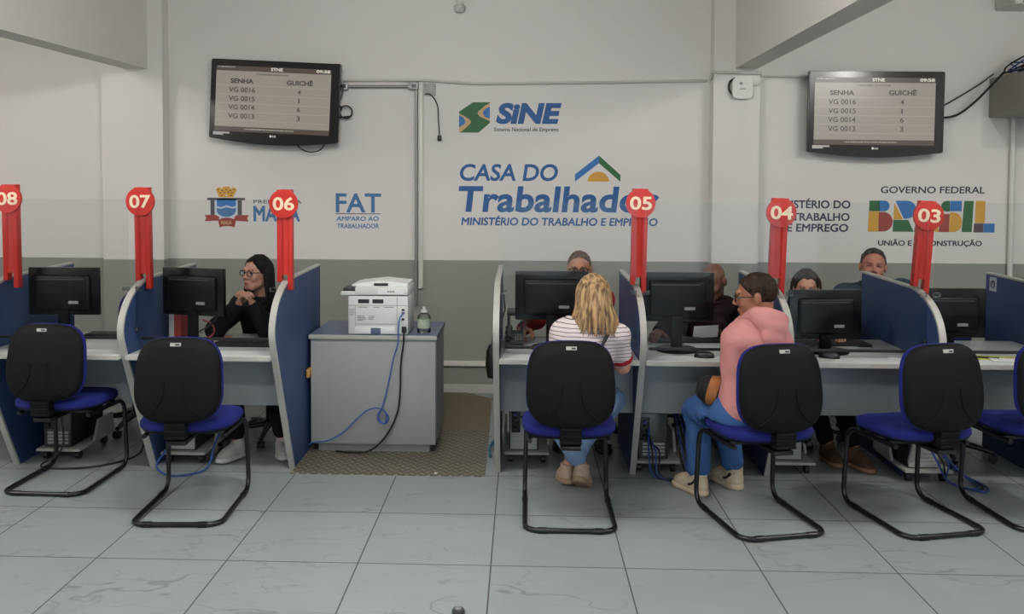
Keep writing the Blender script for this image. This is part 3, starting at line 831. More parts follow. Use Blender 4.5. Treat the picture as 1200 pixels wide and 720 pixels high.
def make_chair():
    t = empty('visitor_chair')
    # tubular sled frame
    pts = [(-0.2, -0.13, 0.415), (-0.215, 0.245, 0.415), (-0.222, 0.27, 0.0135), (-0.222, -0.262, 0.0135), (0.222, -0.262, 0.0135), (0.222, 0.27, 0.0135), (0.215, 0.245, 0.415), (0.2, -0.13, 0.415)]
    MB().tube(pts, 0.0125, 12, fillet=0.07, fseg=7).build('sled_frame', frame_black, t)
    for s in (-1, 1):
        MB().tube([(0.222 * s, 0.14, 0.0135), (0.222 * s, 0.185, 0.0145)], 0.0155, 12).build('glide', frame_black, t)
        MB().tube([(0.16 * s, -0.262, 0.0135), (0.115 * s, -0.262, 0.0135)], 0.0155, 12).build('glide', frame_black, t)
    MB().box(-0.21, 0.21, -0.06, -0.02, 0.408, 0.426, 0.003).box(-0.21, 0.21, 0.14, 0.18, 0.408, 0.426, 0.003).box(-0.05, 0.05, -0.24, 0.0, 0.400, 0.422, 0.004).build('seat_bracket', frame_black, t)
    so = rounded(0.47, 0.45, 3.4)
    sb = lambda x, y: 0.012 * (y / 0.22) ** 2 * (1 if y < 0 else -1.2) + 0.01 * (x / 0.23) ** 2
    b = MB()
    shell(b, [(x, y) for x, y in so], [(0.0, 0.86), (0.004, 0.95), (0.022, 1.0)], sb, lambda x, d, y: (x, y + 0.02, 0.428 + d))
    b.build('seat_shell', chair_black, t)
    b = MB()
    shell(b, so, [(0.0, 0.985), (0.012, 1.012), (0.030, 1.012), (0.046, 0.97), (0.056, 0.86), (0.060, 0.6), (0.060, 0.2)], sb, lambda x, d, y: (x, y + 0.02, 0.444 + d))
    b.build('seat', chair_blue, t)
    # backrest: black moulded shell, blue cushion on its front
    R = Matrix.Rotation(math.radians(-7), 4, 'X')
    def fr(x, d, y):
        v = R @ Vector((x, d, y)); return (v.x, v.y - 0.215, v.z + 0.722)
    bo = rounded(0.435, 0.425, 3.6, taper=0.10, low=0.82)
    bb = lambda x, y: -0.035 * (x / 0.21) ** 2 * -1 - 0.018 * math.cos(y / 0.21 * 1.5)
    b = MB()
    shell(b, bo, [(-0.030, 0.2), (-0.030, 0.7), (-0.026, 0.9), (-0.016, 0.972), (0.0, 1.0), (0.006, 0.99)], bb, fr)
    for s in (-1, 1):
        cr = bez([(0.03 * s, -0.04), (0.035 * s, -0.10), (0.065 * s, -0.16), (0.12 * s, -0.185)], 18)if False else None
        pl = []
        for k in range(19):
            u = k / 18
            x = s * (0.045 + 0.012 * u + 0.085 * u ** 3); y = 0.0 - 0.175 * u ** 0.9
            pl.append(fr(x, -0.031 + bb(x, y) + 0.004 * (u ** 4), y))
        b.tube(pl, 0.0035, 8)
    b.build('back_shell', chair_black, t)
    b = MB()
    shell(b, bo, [(0.002, 0.99), (0.012, 1.012), (0.028, 1.005), (0.040, 0.95), (0.048, 0.8), (0.050, 0.3)], bb, fr)
    b.build('backrest', chair_blue, t)
    b = MB()
    for k in range(7):
        z = 0.436 + 0.016 * k
        b.box(-0.052, 0.052, -0.262 + (0.004 if k % 2 else 0.0), -0.19, z, z + 0.0155, 0.003)
    b.build('bellows_cover', chair_black, t)
    lb = MB()
    p = [Vector(fr(x, -0.0305 + bb(x, 0.178), y)) for x, y in ((-0.026, 0.170), (0.026, 0.170), (0.026, 0.186), (-0.026, 0.186))]
    yy = min(v.y for v in p) - 0.002
    lb.raw([(v.x, yy, v.z) for v in p] + [(v.x, yy + 0.02, v.z) for v in p], [(0, 1, 2, 3), (4, 7, 6, 5), (0, 4, 5, 1), (1, 5, 6, 2), (2, 6, 7, 3), (3, 7, 4, 0)])
    lo = lb.build('maker_label', label_white, t, smooth=False)
    MB().box(0.0, 0.021, yy - 0.0006, yy + 0.0, p[0].z + 0.004, p[0].z + 0.012).build('label_print', mat('label_ink', (50, 50, 52), 0.5, vary=0), lo, smooth=False)
    return t

CH = [(-2.600, 4.530 + .262, -0.03, 'empty blue-seated black-backed visitor chair facing the desk between signs eight and seven'),
      (-1.722, 4.145 + .262, 0.045, 'empty blue-seated black-backed visitor chair facing the desk between signs seven and six'),
      (0.243, 4.155 + .262, 0.0, 'blue-seated black-backed visitor chair occupied by the blonde woman'),
      (1.212, 4.385, 0.225, 'blue-seated black-backed visitor chair occupied by the man in pink'),
      (2.010, 4.440, 0.225, 'empty angled visitor chair in front of the partition with sign three'),
      (2.655, 4.53, 0.06, 'partly visible visitor chair beyond the angled empty chair near sign three')]
ch0 = make_chair()
tag(ch0, CH[0][3], 'chair', 'black and blue visitor chairs')
for i, (x, y, r, l) in enumerate(CH):
    c = ch0 if i == 0 else copy_tree(ch0)
    place(c, (x, y, 0), r, l)

# ================================================================== staff swivel chairs
staff_blue = mat('staff_chair_navy', (24, 32, 78), 0.85, vary=0.12, scale=60)
def make_staff_chair():
    t = empty('swivel_chair')
    for k in range(5):
        a = 2 * PI * k / 5 + 0.3
        c, s = math.cos(a), math.sin(a)
        leg = MB().tube([(0.03 * c, 0.03 * s, 0.10), (0.16 * c, 0.16 * s, 0.09), (0.28 * c, 0.28 * s, 0.065)], [0.024, 0.02, 0.014], 10).build('leg', black_plastic, t)
        for w_ in (-0.014, 0.014):
            d = Vector((-s, c, 0)) * w_
            MB().cyl(Vector((0.28 * c, 0.28 * s, 0.027)) + d * 0.4, Vector((0.28 * c, 0.28 * s, 0.027)) + d * 1.5, 0.026, n=16).build('caster', black_plastic, leg)
    MB().cyl((0, 0, 0.08), (0, 0, 0.40), 0.026).build('gas_column', frame_black, t)
    b = MB()
    shell(b, rounded(0.48, 0.46, 3.2), [(0.0, 0.85), (0.012, 1.0), (0.045, 1.0), (0.065, 0.9), (0.072, 0.4)], lambda x, y: 0, lambda x, d, y: (x, y, 0.395 + d))
    b.build('seat', staff_blue, t)
    b = MB()
    shell(b, rounded(0.42, 0.40, 3.0), [(-0.03, 0.4), (-0.026, 0.9), (-0.01, 1.0), (0.02, 1.0), (0.034, 0.88), (0.036, 0.3)], lambda x, y: 0.03 * (x / 0.2) ** 2, lambda x, d, y: (x, d - 0.24, y + 0.74))
    b.build('backrest', staff_blue, t)
    MB().tube([(0, -0.02, 0.40), (0, -0.24, 0.40), (0, -0.275, 0.46), (0, -0.275, 0.66)], 0.018, 10, fillet=0.05).build('back_post', black_plastic, t)
    for s in (-1, 1):
        MB().tube([(0.2 * s, 0.0, 0.40), (0.27 * s, 0.0, 0.41), (0.275 * s, 0.0, 0.60), (0.275 * s, -0.1, 0.62)], 0.013, 8, fillet=0.04).box(0.275 * s - 0.025, 0.275 * s + 0.025, -0.14, 0.12, 0.615, 0.64, 0.01).build('armrest', black_plastic, t)
    return t
SC = [(-2.69, 5.88, PI, 'empty navy swivel chair behind the desk between signs eight and seven'),
      (-1.70, 5.72, PI + 0.1, 'navy swivel chair under the dark-haired woman with clasped hands'),
      (0.39, 5.98, PI, 'navy swivel chair under the man in a red sleeve'),
      (1.22, 5.98, PI + 0.25, 'navy swivel chair under the bald man'),
      (1.86, 5.86, PI, 'navy swivel chair under the woman in black'),
      (2.50, 6.22, PI + 0.15, 'navy swivel chair under the smiling man'),
      (2.66, 5.50, PI - 0.2, 'empty dark swivel chair beyond the partition with sign three')]
s0 = make_staff_chair()
tag(s0, SC[0][3], 'office chair', 'navy staff chairs')
for i, (x, y, r, l) in enumerate(SC):
    c = s0 if i == 0 else copy_tree(s0)
    place(c, (x, y, 0), r, l)
    if l.startswith('navy'): c.scale = (1, 1, 0.862)      # seats lowered on their gas lifts

# ================================================================== monitors (backs toward the visitors)
mon_black = mat('monitor_black', (12, 12, 14), 0.4, vary=0.04, spec=0.3)
mon_gloss = mat('monitor_glossy_edge', (14, 14, 16), 0.25, vary=0, spec=0.35)
def make_monitor():
    """origin on the desk; the back of the screen looks toward -Y"""
    t = empty('computer_monitor')
    MB().lathe([(0, 0), (0.122, 0), (0.124, 0.006), (0.115, 0.014), (0.05, 0.020), (0, 0.022)], n=40).build('base', mon_black, t)
    MB().box(-0.032, 0.032, 0.0, 0.028, 0.015, 0.34, 0.006).build('neck', mon_black, t)
    b = MB().box(-0.213, 0.213, 0.012, 0.040, 0.165, 0.45, 0.005)
    sh = b.build('screen_shell', mon_gloss, t)
    MB().box(-0.165, 0.165, -0.012, 0.016, 0.195, 0.405, 0.018, seg=3).build('rear_cover', mon_black, t)
    MB().box(-0.15, 0.13, -0.014, -0.010, 0.378, 0.382).build('seam', mat('seam_grey', (84, 86, 88), 0.3, vary=0), t, smooth=False)
    MB().box(0.04, 0.10, -0.0135, -0.011, 0.235, 0.252).build('maker_sticker', mat('sticker_grey', (150, 150, 148), 0.5, vary=0), t, smooth=False)
    MB().box(-0.203, 0.203, 0.0395, 0.0408, 0.178, 0.44).build('screen', mat('monitor_screen', (120, 130, 140), 0.3, vary=0, emit=(150, 165, 185), estr=0.5), t, smooth=False)
    g = MB()
    for k in range(6): g.box(-0.11, 0.0, -0.0135, -0.011, 0.30 + 0.010 * k, 0.304 + 0.010 * k)
    g.build('vent_grille', mat('vent_black', (8, 8, 8), 0.6, vary=0), t, smooth=False)
    return t
MO = [(-2.735, 5.02, 0.02, 0.0, 'black monitor seen from behind, next to the partition with sign eight'),
      (-1.965, 5.04, -0.26, -0.005, 'turned black monitor beside red box file, next to the partition with sign seven'),
      (0.175, 5.00, 0.02, 0.0, 'black monitor hiding the man with a red sleeve'),
      (0.895, 4.98, 0.0, 0.0, 'black monitor on round base in front of the bald man'),
      (1.745, 4.98, 0.10, -0.095, 'low black monitor in front of the woman in black'),
      (2.455, 5.02, 0.0, -0.085, 'black monitor beyond the partition with sign three')]
m0 = make_monitor()
tag(m0, MO[0][4], 'monitor', 'black monitors on the desks')
for i, (x, y, r, dz, l) in enumerate(MO):
    c = m0 if i == 0 else copy_tree(m0)
    place(c, (x, y, 0.75), r, l)
    if dz < -0.05:      # screens set low on their stands
        for ch in children(c):
            if not ch.name.startswith('base') and not ch.name.startswith('neck'):
                ch.location.z += dz
            if ch.name.startswith('neck'):
                ch.scale.z = 0.72

# ================================================================== printer cabinet and what stands on it
cab_grey = mat('cabinet_grey', (156, 158, 156), 0.5, vary=0.03, scale=20)
cab_top = mat('cabinet_blue_grey_top', (92, 104, 128), 0.45, vary=0.06, scale=40)
t = empty('printer_cabinet', (-0.935, 5.36, 0.006), 0, 'low grey cabinet with blue-grey top carrying the printer', 'cabinet')
MB().box(-0.395, 0.395, 0.0, 0.56, 0.055, 0.722, 0.003).build('carcass', cab_grey, t)
MB().box(-0.355, 0.355, 0.035, 0.54, 0.0, 0.056, 0.002).build('plinth', cab_grey, t)
MB().box(-0.405, 0.405, -0.012, 0.57, 0.722, 0.750, 0.004).build('cabinet_top', cab_top, t)
MB().box(-0.405, 0.405, -0.0145, -0.012, 0.722, 0.750, 0.001).build('front_edging', edge_m, t)
MB().box(0.394, 0.397, 0.06, 0.54, 0.08, 0.70).build('side_panel', desk_body_m, t, smooth=False)
tag(MB().box(-1.345, -1.325, 5.30, 5.37, 0.49, 0.545, 0.004).build('wooden_block', mat('tan_wood', (176, 128, 72), 0.55, vary=0.15, scale=40)), 'small tan wooden block between the cabinet and the partition with sign six', 'block')

pw = mat('printer_white', (214, 216, 212), 0.4, vary=0.02)
pw2 = mat('printer_light', (228, 230, 228), 0.4, vary=0.02)
pg = mat('printer_seam', (120, 122, 120), 0.5, vary=0)
pb = mat('printer_dark', (38, 38, 42), 0.4, vary=0)
PZ = 0.757
t = empty('laser_printer', (-0.903, 5.36, PZ), 0, 'white multifunction laser printer seen from behind on the grey cabinet', 'printer')
MB().box(-0.19, 0.19, 0.0, 0.30, 0.0, 0.245, 0.010).build('printer_body', pw, t)
MB().box(-0.145, 0.19, -0.005, 0.30, 0.25, 0.302, 0.008).build('scanner_unit', pw, t)
MB().box(-0.235, -0.10, 0.0, 0.26, 0.248, 0.272, 0.006).build('side_tray', pw, t)
MB().prism([(-0.225, 0.272), (-0.222, 0.29), (-0.10, 0.274), (-0.10, 0.272)], 'y', 0.02, 0.2).build('tray_guide', pb, t)
MB().prism([(-0.17, 0.302), (0.185, 0.302), (0.185, 0.322), (0.02, 0.338), (-0.13, 0.322), (-0.17, 0.312)], 'y', 0.03, 0.28).build('document_feeder', pw2, t)
MB().box(-0.03, 0.06, 0.026, 0.032, 0.306, 0.322).build('feeder_slot', pb, t, smooth=False)
for x0, x1 in ((-0.125, -0.055), (-0.035, 0.035)):
    MB().box(x0, x1, -0.002, 0.004, 0.198, 0.224, 0.002).build('vent', pb, t)
b = MB()
b.box(-0.185, 0.185, -0.0012, 0.002, 0.184, 0.1865)
for x0, x1 in ((-0.125, -0.065), (-0.03, 0.01), (0.04, 0.10)): b.box(x0, x1, -0.0015, 0.002, 0.172, 0.176)
b.box(-0.145, -0.1425, -0.0012, 0.002, 0.01, 0.184).box(0.12, 0.1225, -0.0012, 0.002, 0.01, 0.24).box(-0.145, 0.12, -0.0012, 0.002, 0.066, 0.069)
for k in range(6): b.box(-0.180, -0.150, -0.0012, 0.002, 0.12 + 0.008 * k, 0.1225 + 0.008 * k)
b.build('panel_seam', pg, t, smooth=False)
MB().box(-0.145, 0.105, -0.004, 0.004, 0.006, 0.052, 0.002).build('lower_cover', pw2, t)
MB().box(-0.045, 0.018, -0.0055, 0.002, 0.004, 0.044, 0.002).build('cover_handle', mat('handle_slate', (88, 98, 124), 0.5, vary=0), t)
b = MB()
for k, (a, c) in enumerate(((-0.13, -0.085), (-0.13, -0.08), (-0.13, -0.075), (-0.13, -0.095), (-0.06, -0.02), (-0.06, -0.025), (-0.06, -0.03))):
    z = 0.115 - 0.009 * (k % 4); b.box(a, c, -0.0014, 0.001, z, z + 0.004)
b.build('rating_text', pg, t, smooth=False)
for z in (0.158, 0.138, 0.098, 0.035):
    MB().box(0.150, 0.168 + (0.012 if z < .05 else 0), -0.003, 0.003, z - 0.006 - (0.014 if z < .05 else 0), z + 0.006 + (0.012 if z < .05 else 0), 0.001).build('port', pb, t)
b = MB()
for k in range(6): b.box(0.06 + 0.008 * k, 0.066 + 0.008 * k, -0.0066, -0.006, 0.268, 0.280 - 0.003 * (k % 2))
b.build('model_text', pg, t, smooth=False)
MB().box(0.002, 0.165, -0.0062, -0.004, 0.256, 0.294).build('name_plate', pw2, t, smooth=False)

cap_white = mat('cap_white', (210, 210, 206), 0.35, vary=0)
gel = clear_material('clear_bottle', (0.86, 0.90, 0.88, 1), 0.05, 1.0)
t = empty('sanitizer_bottle', (-0.625, 5.47, PZ), 0, 'clear round sanitizer bottle with green label beside the printer', 'bottle')
MB().lathe([(0, 0), (0.040, 0), (0.043, 0.006), (0.043, 0.095), (0.038, 0.112), (0.022, 0.122), (0.018, 0.128), (0, 0.128)], n=28).build('bottle_body', gel, t)
MB().lathe([(0.0435, 0.03), (0.0440, 0.03), (0.0440, 0.088), (0.0435, 0.088)], n=28).build('bottle_label', mat('label_pale_green', (176, 186, 166), 0.5, vary=0.35, scale=60), t)
MB().lathe([(0, 0.128), (0.019, 0.128), (0.019, 0.145), (0.008, 0.147), (0.007, 0.165), (0, 0.165)], n=20).build('bottle_cap', cap_white, t)

# printer leads
yb = 5.336
tag(MB().tube(bez([(-0.742, 5.352, PZ + 0.138), (-0.76, 5.30, PZ + 0.10), (-0.775, 5.325, 0.70), (-0.80, yb, 0.62), (-0.835, yb, 0.45), (-0.872, yb, 0.305),
        (-0.90, yb - .004, 0.25), (-0.86, yb - .008, 0.20), (-0.83, yb - .008, 0.24), (-0.87, yb - .012, 0.29), (-0.90, yb - .012, 0.23), (-0.855, yb - .016, 0.205), (-0.845, yb - .016, 0.26), (-0.885, yb - .018, 0.30),
        (-0.96, yb, 0.285), (-1.03, yb, 0.23), (-1.12, yb, 0.14), (-1.22, yb, 0.085), (-1.31, yb, 0.075), (-1.335, yb, 0.06)], 160), 0.0042, 8).build('network_cord', mat('network_blue', (58, 92, 166), 0.45, vary=0)),
    'blue network cord hanging in a small bundle over the front of the cabinet', 'cord')
tag(MB().tube(bez([(-0.725, 5.352, PZ + 0.035), (-0.73, 5.30, PZ + 0.02), (-0.738, 5.325, 0.70), (-0.755, yb, 0.58), (-0.76, yb, 0.40), (-0.78, yb, 0.26), (-0.85, yb, 0.12), (-0.95, yb - 0.01, 0.03), (-1.08, yb, 0.014), (-1.17, 5.36, 0.014)], 90), 0.006, 8).build('power_cord', cord_m),
    'black power cord hanging from the printer down to the steel plate', 'cord')
lp = empty('plinth_foot', (0, 0, 0))
bpy.data.objects.remove(lp)

# ================================================================== floor plates behind and under the cabinet
def diamond_material():
    m, nt, b = nodes_of('diamond_plate_steel')
    tc = nt.nodes.new('ShaderNodeTexCoord')
    mp = nt.nodes.new('ShaderNodeMapping'); mp.inputs['Scale'].default_value = (22, 22, 1)
    mp.inputs['Rotation'].default_value = (0, 0, PI / 4)
    nt.links.new(tc.outputs['Object'], mp.inputs['Vector'])
    sp = nt.nodes.new('ShaderNodeSeparateXYZ'); nt.links.new(mp.outputs[0], sp.inputs[0])
    fx, fy = math_node(nt, 'FRACT', sp.outputs[0]), math_node(nt, 'FRACT', sp.outputs[1])
    par = math_node(nt, 'MODULO', math_node(nt, 'ABSOLUTE', math_node(nt, 'ADD', math_node(nt, 'FLOOR', sp.outputs[0]), math_node(nt, 'FLOOR', sp.outputs[1]))), 2.0)
    ax, ay = math_node(nt, 'ABSOLUTE', math_node(nt, 'SUBTRACT', fx, 0.5)), math_node(nt, 'ABSOLUTE', math_node(nt, 'SUBTRACT', fy, 0.5))
    a = math_node(nt, 'MULTIPLY', math_node(nt, 'LESS_THAN', ax, 0.42), math_node(nt, 'LESS_THAN', ay, 0.14))
    c = math_node(nt, 'MULTIPLY', math_node(nt, 'LESS_THAN', ay, 0.42), math_node(nt, 'LESS_THAN', ax, 0.14))
    hgt = math_node(nt, 'ADD', math_node(nt, 'MULTIPLY', a, par), math_node(nt, 'MULTIPLY', c, math_node(nt, 'SUBTRACT', 1.0, par)))
    mx = nt.nodes.new('ShaderNodeMix'); mx.data_type = 'RGBA'
    mx.inputs[6].default_value = lin((112, 106, 92)); mx.inputs[7].default_value = lin((160, 154, 138))
    nt.links.new(hgt, mx.inputs[0]); nt.links.new(mx.outputs[2], b.inputs['Base Color'])
    bp = nt.nodes.new('ShaderNodeBump'); bp.inputs['Strength'].default_value = 0.6; bp.inputs['Distance'].default_value = 0.004
    nt.links.new(hgt, bp.inputs['Height']); nt.links.new(bp.outputs['Normal'], b.inputs['Normal'])
    b.inputs['Metallic'].default_value = 0.35; b.inputs['Roughness'].default_value = 0.45
    return m
plate = diamond_material()
tag(MB().prism([(-1.353, 4.955), (-0.212, 4.955), (-0.222, 5.87), (-1.353, 5.87)], 'z', 0.0, 0.006).build('steel_plate', plate, smooth=False), 'diamond-tread steel floor plate under the grey cabinet', 'floor plate')
tag(MB().prism([(-1.34, 5.875), (-0.222, 5.875), (-0.235, 6.80), (-0.45, 6.985), (-1.34, 6.985)], 'z', 0.0, 0.006).build('brown_plate', mat('worn_brown_sheet', (118, 108, 88), 0.6, vary=0.14, scale=14)), 'worn brown floor sheet between the steel plate and the back wall', 'floor sheet')
tag(MB().lathe([(0, 0), (0.011, 0), (0.009, 0.006), (0, 0.007)], (-0.50, 4.985, 0.006), 14).build('plate_screw', cap_white), 'tiny bright screw on the front of the steel plate', 'screw')
tag(MB().tube(bez([(-0.19, 5.30, 0.012), (-0.20, 5.42, 0.03), (-0.17, 5.52, 0.05), (-0.18, 5.62, 0.012)], 24), 0.010, 8).build('cable_end', mat('teal_plastic', (52, 104, 122), 0.5, vary=0)), 'short teal cable end on the floor beside the signless partition', 'cable')
t = empty('black_bag', (-0.205, 5.92, 0.0), 0, 'black shoulder bag hanging behind the signless partition', 'bag')
MB().lathe([(0, 0.36), (0.03, 0.37), (0.045, 0.45), (0.04, 0.55), (0.02, 0.60), (0, 0.60)], n=16).build('bag_body', cord_m, t)
MB().tube([(0, 0, 0.58), (0.03, -0.03, 0.85), (0.066, -0.18, 1.168), (0.09, -0.03, 0.85), (0.02, 0.02, 0.58)], 0.006, 8).build('bag_strap', cord_m, t)

# ================================================================== computer towers on their rolling holders
tower_black = mat('tower_black', (24, 25, 27), 0.4, vary=0.04)
tower_pale = mat('tower_pale', (176, 178, 172), 0.4, vary=0.06)
def make_holder():
    t = empty('tower_holder')
    MB().box(-0.135, 0.135, -0.02, 0.42, 0.062, 0.078, 0.003).build('holder_base', edge_m, t)
    for s in (-1, 1):
        b = MB(); b.prism([(0.16, 0.078), (0.42, 0.078), (0.40, 0.20), (0.22, 0.20)], 'x', 0.135 * s - 0.008, 0.135 * s + 0.008)
        b.build('holder_side', edge_m, t)
        for y in (0.04, 0.36):
            c = MB().cyl((0.1 * s - 0.012, y, 0.027), (0.1 * s + 0.012, y, 0.027), 0.026, n=16).box(0.1 * s - 0.006, 0.1 * s + 0.006, y - 0.01, y + 0.01, 0.03, 0.064)
            c.build('caster', black_plastic, t)
    return t
def make_tower(pale):
    t = empty('computer_tower')
    MB().box(-0.088, 0.088, 0.0, 0.40, 0.0, 0.36, 0.006).build('tower_case', tower_black, t)
    MB().box(-0.082, 0.082, -0.004, 0.002, 0.006, 0.354, 0.002).build('rear_plate', tower_pale if pale else mat('rear_steel', (96, 98, 98), 0.35, 0.5), t)
    MB().box(-0.07, 0.07, -0.008, -0.002, 0.27, 0.34, 0.004).build('power_supply', tower_black, t)
    MB().box(-0.075, -0.02, -0.007, -0.002, 0.11, 0.25, 0.002).build('port_panel', tower_black, t)
    for k in range(4):
        MB().box(-0.06, 0.07, -0.007, -0.003, 0.02 + 0.021 * k, 0.034 + 0.021 * k, 0.001).build('slot_cover', tower_pale, t)
    for x, z in ((-0.05, 0.225), (-0.05, 0.195), (-0.035, 0.165), (-0.05, 0.135)):
        MB().cyl((x, -0.03, z), (x, -0.006, z), 0.010, n=10).build('plug', blue_cord if z > .2 else black_plastic, t)
    return t
TW = [(-2.83, 5.13, False, 'eight', 'near the chair row end'), (-2.045, 5.10, True, 'seven', ''), (0.035, 5.20, True, None, ''), (0.80, 5.07, False, 'five', ''), (1.59, 5.08, True, 'four', ''), (2.33, 4.97, True, 'three', '')]
h0 = make_holder(); tag(h0, 'x', 'tower holder', 'wheeled holders under the desks')
tp, tb = make_tower(True), make_tower(False)
for q in (tp, tb): tag(q, 'x', 'computer tower', 'computer towers under the desks')
seen = set()
for i, (x, y, pale, n, _) in enumerate(TW):
    nm = 'the partition with sign ' + n if n else 'the signless partition'
    h = h0 if i == 0 else copy_tree(h0)
    place(h, (x, y, 0), 0, 'wheeled tower holder under the desk beside ' + nm)
    src = tp if pale else tb
    k = src if pale not in seen else copy_tree(src)
    seen.add(pale)
    place(k, (x - 0.02, y + 0.02, 0.080), 0, ('pale-backed' if pale else 'dark') + ' computer tower on a holder beside ' + nm)
def cable(pts, r, m, label, n=60):
    tag(MB().tube(bez(pts, n), r, 7).build('floor_cable', m), label, 'cable')
cable([(-2.09, 5.0, 0.30), (-2.06, 4.96, 0.18), (-2.14, 4.93, 0.05), (-2.05, 4.88, 0.008), (-1.93, 4.90, 0.008), (-1.86, 5.0, 0.02), (-1.84, 5.1, 0.16), (-1.80, 5.35, 0.3)], 0.006, blue_cord, 'blue cable looping on the floor below sign seven')
cable([(-2.78, 5.07, 0.30), (-2.74, 5.0, 0.12), (-2.86, 4.98, 0.012), (-2.62, 4.98, 0.008), (-2.45, 5.1, 0.008), (-2.40, 5.3, 0.01), (-2.44, 5.42, 0.12), (-2.55, 5.5, 0.3)], 0.006, cord_m, 'dark cable curving on the floor under the desk below sign eight')
for k in range(4):
    cable([(0.75, 5.045, 0.28 - 0.03 * k), (0.74 + .02 * k, 4.98, 0.16), (0.76 + .015 * k, 4.96, 0.03), (0.86 + .01 * k, 4.95 - .01 * k, 0.008), (0.98 - .01 * k, 4.99, 0.03), (0.97 - .02 * k, 5.02, 0.2), (0.93, 5.3, 0.38)], 0.005, (blue_cord, cord_m)[k % 2], ('%s cable drooping from the dark tower below sign five, %s of four' % (('blue', 'black')[k % 2], ('outermost', 'second', 'third', 'innermost')[k])))
for k in range(3):
    cable([(2.29, 4.95, 0.28), (2.36 + .03 * k, 4.93, 0.14), (2.42, 4.92, 0.03), (2.50 + .03 * k, 4.86 - .02 * k, 0.008), (2.58 + .02 * k, 4.90, 0.01), (2.56, 5.02 + .05 * k, 0.03), (2.46, 5.10, 0.16), (2.44, 5.3, 0.36)], 0.0055, (blue_cord, cord_m, blue_cord)[k], ('tangled %s cable on the floor below sign three, %s loop' % (('blue', 'black', 'blue')[k], ('inner', 'middle', 'outer')[k])))
cable([(0.0, 5.18, 0.30), (0.06, 5.10, 0.24), (0.10, 5.12, 0.28), (0.12, 5.16, 0.36)], 0.005, cord_m, 'black cable at the back of the tower beside the signless partition')

# ================================================================== things on the desks
DZ = 0.7505
paper = mat('white_paper', (214, 216, 214), 0.6, vary=0.02)
pink_paper = mat('pink_paper', (206, 140, 128), 0.6, vary=0.05)
yellow_paper = mat('yellow_green_paper', (206, 208, 110), 0.6, vary=0.05)
def sheet(x, y, w_, d, rz, m, label, z=DZ, name='paper_sheet'):
    b = MB().box(-w_ / 2, w_ / 2, -d / 2, d / 2, 0, 0.002)
    for v in b.bm.verts: v.co.z += 0.004 * (v.co.x / w_ * 2) ** 2 * (v.co.y > 0)
    o = b.build(name, m, smooth=False); o.location = (x, y, z); o.rotation_euler.z = rz
    return tag(o, label, 'paper')
def keyboard(x, y, rz, label):
    t = empty('keyboard', (x, y, DZ), rz, label, 'keyboard', 'black keyboards')
    MB().box(-0.21, 0.21, -0.065, 0.065, 0.0, 0.016, 0.004).build('keyboard_case', black_plastic, t)
    k = MB()
    for i in range(15):
        for j in range(5):
            k.box(-0.2 + i * 0.0265, -0.2 + i * 0.0265 + 0.022, -0.055 + j * 0.0225, -0.055 + j * 0.0225 + 0.018, 0.016, 0.021)
    k.build('keys', mat('key_black', (40, 40, 44), 0.5, vary=0), t, smooth=False)
for x, y, l in ((-2.50, 5.26, 'black keyboard on the empty staff desk below sign seven'), (-1.60, 5.0, 'black keyboard in front of the dark-haired woman'), (0.455, 5.145, 'black keyboard behind the monitor of the man with red sleeves'),
                (1.03, 5.27, 'black keyboard in front of the bald man'), (1.86, 5.2, 'black keyboard in front of the woman in black')):
    keyboard(x, y, 0, l)
def mouse(x, y, rz, label):
    t = empty('computer_mouse', (x, y, DZ), rz, label, 'mouse')
    b = MB(); rings = []
    for s_, (a, h) in ((0.0, (1.0, 0.0)), (1, (1.0, 0.012)), (2, (0.9, 0.024)), (3, (0.6, 0.032)), (4, (0.2, 0.035))):
        rings.append([(0.031 * a * math.cos(q * PI / 10), 0.055 * a * math.sin(q * PI / 10), h) for q in range(20)])
    b.ring_loft(rings); b.build('mouse_body', black_plastic, t)
    MB().box(-0.004, 0.004, 0.018, 0.036, 0.024, 0.034, 0.002).build('scroll_wheel', mat('wheel_grey', (70, 70, 72), 0.5, vary=0), t)
mouse(1.01, 4.775, 1.4, 'black mouse at the visitor edge of the desk below sign five')
mouse(1.70, 4.80, 1.2, 'black mouse on the desk behind the pink-hooded man')
sheet(-1.68, 5.16, 0.30, 0.10, 0.05, paper, 'white paper under the forearms of the dark-haired woman')
sheet(-1.86, 5.20, 0.16, 0.12, 0.3, pink_paper, 'pink paper beside the turned monitor')
sheet(1.10, 5.12, 0.26, 0.12, 0.08, paper, 'white paper on the desk in front of the bald man')
sheet(1.83, 5.17, 0.30, 0.12, 0.0, paper, 'white paper in front of the woman in black')
sheet(2.085, 4.83, 0.10, 0.07, -0.35, paper, 'small white card on the desk below sign three', name='card')
sheet(2.62, 4.83, 0.22, 0.10, -0.1, yellow_paper, 'yellow-green paper on the desk beyond sign three')
sheet(2.67, 4.76, 0.22, 0.08, -0.2, paper, 'white paper in front of the yellow-green paper', z=DZ + 0.002)
sheet(-0.03, 4.97, 0.13, 0.09, 0.05, paper, 'white paper under the telephone beside the signless partition')
sheet(0.20, 5.215, 0.25, 0.18, -0.1, paper, 'white form under the hand of the man with red sleeves', z=DZ)
def pen(a, b_, label):
    a, b_ = Vector(a), Vector(b_)
    t = empty('pen', a, 0, label, 'pen')
    d = b_ - a
    MB().tube([d * 0.12, d], 0.0045, 8).build('pen_barrel', mat('pen_black', (26, 26, 30), 0.3, vary=0), t)
    MB().tube([(0, 0, 0), d * 0.13], [0.001, 0.0042], 8).build('pen_tip', steel, t)
pen((2.48, 4.85, DZ + .006), (2.62, 4.80, DZ + .009), 'dark pen lying beside the yellow-green paper')
t = empty('floor_stop', (-0.245, 3.345, 0), 0, 'small dark grey rounded stop on the floor tiles in front of everything', 'floor stop')
